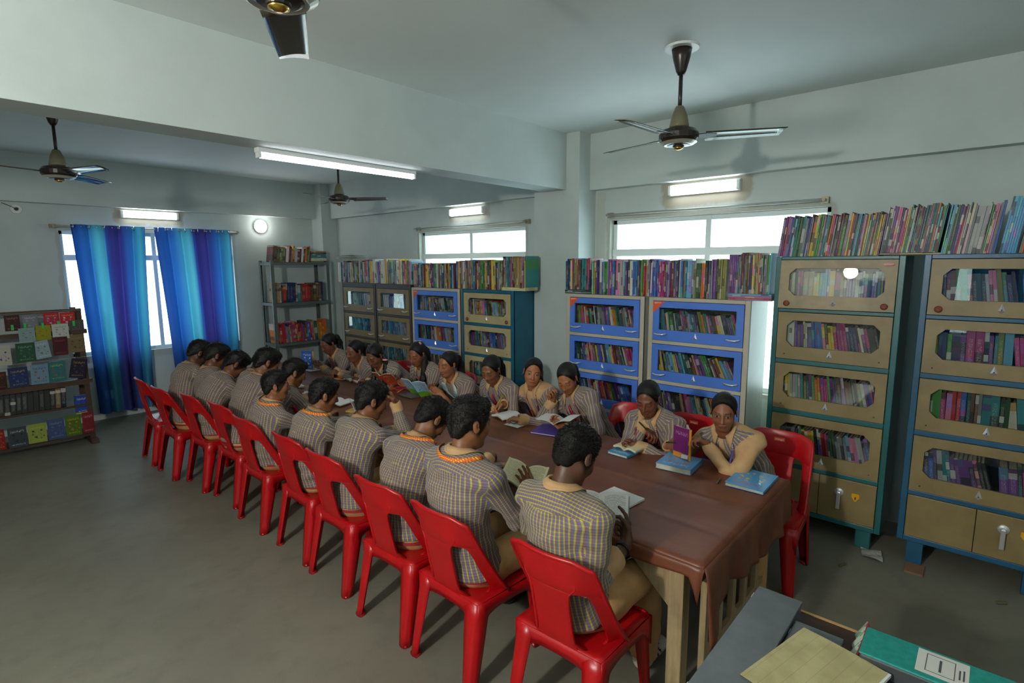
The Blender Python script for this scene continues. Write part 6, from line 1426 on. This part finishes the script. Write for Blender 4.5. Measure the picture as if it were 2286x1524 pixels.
# ================================================================== display stand at the left
M_dwood = wood_mat('dark_wood', '4a3222', '35241a', 'x'); r = empty('display_stand', (.6, 7.72, 0), label='dark wooden display stand of magazines left of the curtains', cat='display stand')
DX0, DX1, DY = -.25, 1.285, 7.58
for x in (DX0, DX1-.05):
    MB().box(x, x+.05, DY, DY+.04, 0, 1.53).build('post', M_dwood, r); MB().box(x, x+.05, DY+.28, DY+.32, 0, 1.53).build('post', M_dwood, r); MB().box(x-.01, x+.06, DY-.10, DY+.40, 0, .05).build('foot', M_dwood, r)
    for z in (.10, .44, .70, 1.28): MB().box(x+.01, x+.04, DY+.04, DY+.28, z-.04, z).build('side_rail', M_dwood, r)
for z, d, nm_ in ((1.53, .03, 'top_rail'), (1.30, .05, 'rail'), (.735, .04, 'rail')): MB().box(DX0, DX1+(.03 if nm_ == 'rail' else 0), DY-.012, DY+.02, z-d, z).build(nm_, M_dwood, r)
for z in (.10, .45, .70): MB().box(DX0+.02, DX1-.02, DY-.01, DY+.30, z-.022, z).build('shelf', M_dwood, r)
for z in (.99, 1.515): MB().tube([(DX0, DY-.014, z), ((DX0+DX1)/2, DY-.014, z-.006), (DX1, DY-.014, z)], .0025, 6).build('string', mat('string', '8f8a78', .8), r)
M_sheet = mat('white_backing_sheet', 'a9b0b2', .8)
MB().box(DX0+.06, 1.08, DY+.30, DY+.306, .78, 1.50).build('backing_sheet', M_sheet, r)
def magazine(x0, x1, z0, z1, cols, label, rot=0, dy=0, lean=.12):
    cx = (x0+x1)/2; r = empty('magazine', (cx, DY-.022-dy, z0), label=label, cat='magazine', group='magazines on the display stand'); r.rotation_euler = (lean, rot, 0)
    w, h = x1-x0, z1-z0; m = cover('mag_'+label[:24].replace(' ', '_')+str(int(x0*1000)), cols[0], cols[1], cols[2], 5)
    o = MB().box(-w/2, w/2, -.002, .002, 0, h).build('front_cover', m, r, world=False); uv_box(o); MB().box(-w/2+.003, w/2-.003, .002, .005, .003, h-.003).build('pages', M_pages, r, world=False)
mg = [(.645, .765, 1.335, 1.50, ('3a1820', '6a2a30', 'b08a7a'), 'dark red magazine hanging at the top of the stand'), (.785, .905, 1.33, 1.495, ('6f7480', '8a94a0', 'c8ccd0'), 'grey-lilac magazine hanging on the top string'), (.955, 1.085, 1.34, 1.505, ('a8283a', '8ab0c8', 'd8b02a'), 'red magazine with a yellow top edge on the top string'), (1.09, 1.22, 1.345, 1.50, ('b02a30', 'c8d0d0', 'd8b02a'), 'red and white magazine at the right end of the top string'),
      (1.16, 1.29, 1.29, 1.41, ('4a4a48', '6a6860', '3a8a4a'), 'brown-grey magazine clipped at the stand\'s upper right corner'), (.74, .87, 1.215, 1.36, ('7f9496', '5a6a6a', '2f9a4a'), 'pale teal magazine clipped over the rail'), (.875, 1.0, 1.215, 1.375, ('8a8420', '6a641a', '2f9a4a'), 'olive yellow magazine clipped over the rail'), (1.01, 1.15, 1.215, 1.38, ('b8bcb8', '7a7a78', '2f9a4a'), 'white magazine clipped over the rail'),
      (.52, .665, .985, 1.20, ('a8a8a0', '4a2a5a', 'b0b02a'), 'white magazine with a purple figure on the second row'), (.70, .85, 1.0, 1.205, ('1f4a34', '5a6a6a', '8aa89a'), 'dark green magazine on the second row'), (.86, .985, 1.02, 1.215, ('8aa0a8', '4a6a5a', 'c8d0d0'), 'pale blue magazine hanging askew on the second row'), (1.0, 1.125, 1.035, 1.24, ('4a1f28', '2a2a30', 'a04a4a'), 'maroon magazine on the second row'), (1.13, 1.275, 1.05, 1.25, ('6f6248', '3f3a2a', '8a7a5a'), 'sepia magazine at the right of the second row'),
      (.48, .60, .745, .93, ('3a2018', '5a3a24', 'b0501a'), 'brown magazine on the third row'), (.62, .775, .745, .955, ('22305a', '4a5a90', 'a8a02a'), 'navy comic book on the third row'), (.79, .935, .75, .965, ('6a8aa0', '8a3a30', '3a3a5a'), 'blue and red comic book on the third row'), (.94, 1.085, .76, .975, ('2a6a70', '8a5a2a', 'a8b82a'), 'teal comic book on the third row'), (1.10, 1.24, .765, .985, ('1f2038', '5a4a3a', 'a8902a'), 'dark navy book tilted at the right of the third row'),
      (.42, .53, .11, .33, ('8a1f24', 'b06a3a', 'c8a82a'), 'red book at the left of the bottom shelf'), (.55, .70, .11, .33, ('39424a', '1f2020', 'c8c8c0'), 'grey magazine with a dark head on the bottom shelf'), (.705, .86, .115, .33, ('8a9a4a', '2a2a2a', 'c8c020'), 'green and white magazine on the bottom shelf'), (.87, 1.015, .12, .35, ('3f4f78', '5a6a90', '8a94b0'), 'slate blue magazine on the bottom shelf'), (1.02, 1.16, .12, .36, ('4a6a22', 'b8802a', 'c8b82a'), 'green and yellow magazine on the bottom shelf'), (1.17, 1.275, .12, .37, ('7a1f2a', '4a3030', 'c8a8a0'), 'dark red magazine at the right of the bottom shelf')]
for k, (a, b, c, d, cols, lab) in enumerate(mg): magazine(a, b, c, d, cols, lab, rot={10: -.12, 17: .2}.get(k, R0.uniform(-.02, .02)), dy=.012*(k % 2)+(.01 if 4 <= k <= 7 else 0))
M_clip = mat('green_peg', '2fae4a', .5)
for k, x in enumerate((.70, .80, .94, 1.07, 1.20)):
    tag(MB().box(x-.010, x+.010, DY-.055, DY-.03, 1.345+.01*(k % 2), 1.40+.01*(k % 2)).build('clothes_peg', M_clip, None), 'green clothes peg on the display stand rail, %s from the left' % ordw(k+1), 'peg', 'green pegs on the display stand')
for k in range(17):
    place_b = 0
    o = bpy.data.objects.new('book', ME_BOOK); COL.objects.link(o); o.location = (.30+.046*k, DY+.01, .452); o.rotation_euler = (0, .0, math.pi/2); o.scale = (.17, .043, .215); o.rotation_euler.rotate_axis('X', .06)
    c = ('2a2e2c' if k < 15 else '7a5a40'); o.color = lin(c if k != 16 else '1d2030'); o.name = 'bound_volume'; tag(o, '%s-spined volume on the display stand, %s from the left' % ('black' if k < 15 else ('tan' if k == 15 else 'navy'), ordw(k+1)), 'volume', 'bound volumes on the display stand')
flat_book('blue dictionary standing at the right end of the bound volumes', (1.20, DY+.05, .452), 0, .13, .21, .05, cover('blue_dictionary', '1f3f90', '3a5ab0', 'd8d8e6', 6, (.07, 'c8b820'))).rotation_euler = (math.pi/2, 0, 0)
# ================================================================== photographer's desk with files
M_lam = mat('brown_laminate', '3a241a', .35, vary='2f1c14', scale=5); M_bead = mat('pale_wood_beading', 'b08a5a', .6)
KX0, KX1, KY0, KY1, KZ = 1.15, 2.015, -.75, .553, .765
r = empty('desk', ((KX0+KX1)/2, (KY0+KY1)/2, 0), label='brown laminate desk with pale wood edging at the bottom right', cat='desk')
MB().box(KX0+.012, KX1-.012, KY0+.012, KY1-.012, KZ-.022, KZ).build('desktop', M_lam, r)
for a, b, c, d in ((KX0, KX1, KY1-.012, KY1), (KX0, KX1, KY0, KY0+.012), (KX0, KX0+.012, KY0, KY1), (KX1-.012, KX1, KY0, KY1)): MB().box(a, b, c, d, KZ-.024, KZ+.002).build('edge_beading', M_bead, r)
for x in (KX0+.05, KX1-.10):
    for y in (KY0+.05, KY1-.10): MB().box(x, x+.05, y, y+.05, 0, KZ-.022).build('leg', M_lam, r)
MB().box(KX0+.05, KX0+.07, KY0+.1, KY1-.1, .30, KZ-.03).build('modesty_panel', M_lam, r)
M_gst = mat('grey_steel_box', '6f7577', .38, .35, vary='62686c', scale=9)
def steel_box(x0, x1, y0, y1, z0, z1, label):
    r = empty('steel_file_box', ((x0+x1)/2, (y0+y1)/2, z0), label=label, cat='box')
    MB().box(x0, x1, y0, y1, z0, z1-.004).build('box', M_gst, r, bevel=.003); MB().box(x0-.002, x1+.002, y0-.002, y1+.002, z1-.014, z1).build('lid', M_gst, r, bevel=.002)
    MB().box(x0+.1, x0+.13, y1-.006, y1+.004, z1-.03, z1-.002).build('hinge', M_chrome, r); MB().box(x1-.08, x1-.05, y1-.006, y1+.004, z1-.03, z1-.002).build('hinge', M_chrome, r)
steel_box(1.22, 1.955, .405, .545, KZ, .832, 'long grey steel file box at the far edge of the desk')
steel_box(1.20, 1.86, .262, .398, KZ, .815, 'grey steel file box partly under the ruled register')
def ruled():
    m = bpy.data.materials.new('ruled_paper'); t = NT(m); x, y, z = t.sep(t.coord('Object'))
    k = ((x*125.0).frac() < .12)*.4; k2 = ((y*26.0+.3).frac() < .035)*.35; n = t.noise(t.coord('Object'), 12, 4)
    c = t.mix(t.ss(n, .35, .7), 'b5ab7c', 'a49a6c'); c = t.mix(k, c, '6f7a70'); c = t.mix(k2, c, '6a5a4a'); t.l.new(c, t.P.inputs['Base Color']); t.P.inputs['Roughness'].default_value = .8; return m
r = loc_root('register', (1.615, .292, .822), -.24, label='old yellowed ruled register open on the steel boxes', cat='register')
MB().box(-.175, .165, -.125, .115, 0, .012).build('pages', M_pages, r, world=False); mb = MB(); mb.grid(lambda u, v: (-.18+.35*u, -.125+.24*v, .013+.004*math.sin(3*v)), 6, 6); mb.build('ruled_page', ruled(), r, world=False, solid=.001)
MB().box(-.18, .172, -.132, -.118, .004, .013).build('page_edge', M_blank, r, world=False)
M_teal_f = mat('teal_file_cloth', '178a80', .6, vary='147a72', scale=60, bump=.2, bscale=300); M_fgrey = mat('grey_file_side', '3a3e40', .5)
r = empty('box_file', (1.835, -.07, KZ), label='teal box file with a white label at the right of the desk', cat='file')
MB().box(1.765, 1.905, -.36, .205, .80, .853).build('spine_side', M_fgrey, r, bevel=.006); MB().box(1.762, 1.908, -.36, .207, .853, .860).build('top_cover', M_teal_f, r, bevel=.004); MB().box(1.762, 1.908, -.36, .207, KZ+.012, .80).build('contents', M_fgrey, r); MB().box(1.755, 1.91, -.36, .21, KZ, KZ+.012).build('under_cover', M_fgrey, r)
MB().box(1.782, 1.896, -.042, .075, .8602, .8608).build('label', mat('label_paper', 'c9c8c0', .7), r)
for a, b, c, d in ((1.797, 1.882, .052, .054), (1.797, 1.882, -.012, -.010), (1.797, 1.799, -.012, .054), (1.880, 1.882, -.012, .054), (1.81, 1.868, .018, .024), (1.81, 1.855, -.024, -.020), (1.81, 1.86, -.033, -.029)): MB().box(a, b, c, d, .8608, .8612).build('label_rule', mat('label_ink', '4a4a4a', .7), r)
r = empty('checked_cloth', (1.90, .235, KZ), label='green and white checked cloth strip beside the teal box file', cat='cloth')
def chk():
    m = bpy.data.materials.new('green_check_cloth'); t = NT(m); x, y, z = t.sep(t.coord('Object')); k = ((x*40.0).frac() > .5); k2 = (((y+z)*40.0).frac() > .5); t.l.new(t.mix(k*k2*.7+.0, 'b8c8b0', '2f8a4a'), t.P.inputs['Base Color']); t.P.inputs['Roughness'].default_value = .9; return m
mb = MB(); mb.grid(lambda u, v: (1.79+.19*u, .212+.03*v+.004*math.sin(20*u), KZ+.004+.06*(1-v)+.004*math.sin(17*u+3)), 12, 5); mb.build('fabric', chk(), r, smooth=True, solid=.002); MB().tube([(1.79, .212, .828), (1.88, .209, .832), (1.975, .212, .828)], .004, 6).build('red_hem', M_tie, r)
# ================================================================== small things on the floor
r = MB(); r.grid(lambda u, v: (4.16+.13*u, .40+.12*v+.03*u, .004+.02*abs(math.sin(5*u+2*v))*(1-v*.5)), 8, 6); r.build('crumpled_paper', mat('grey_scrap', '8f8f88', .8), None, solid=.001, label='crumpled scrap of paper by the teal cabinet foot', cat='paper')
MB().box(-.07, .07, -.05, .05, 0, .012).build('wood_chip', mat('brown_chip', '7a5c44', .8), None, label='flat brown wedge lying in front of the blue-framed cabinet foot', cat='wedge').location = (4.20, .235, 0)
MB().tube([(3.92, .61, .008), (3.975, .585, .008)], .009, 6).build('leaf_scrap', mat('olive_scrap', '5a5638', .8), None, label='dry curled leaf on the floor beside the red chair', cat='leaf')
MB().tube([(4.08, -.17, .008), (4.11, -.21, .008)], .010, 6).build('leaf_scrap', mat('olive_scrap', '5a5638', .8), None, label='dry curled leaf on the floor near the blue-framed cabinet', cat='leaf')
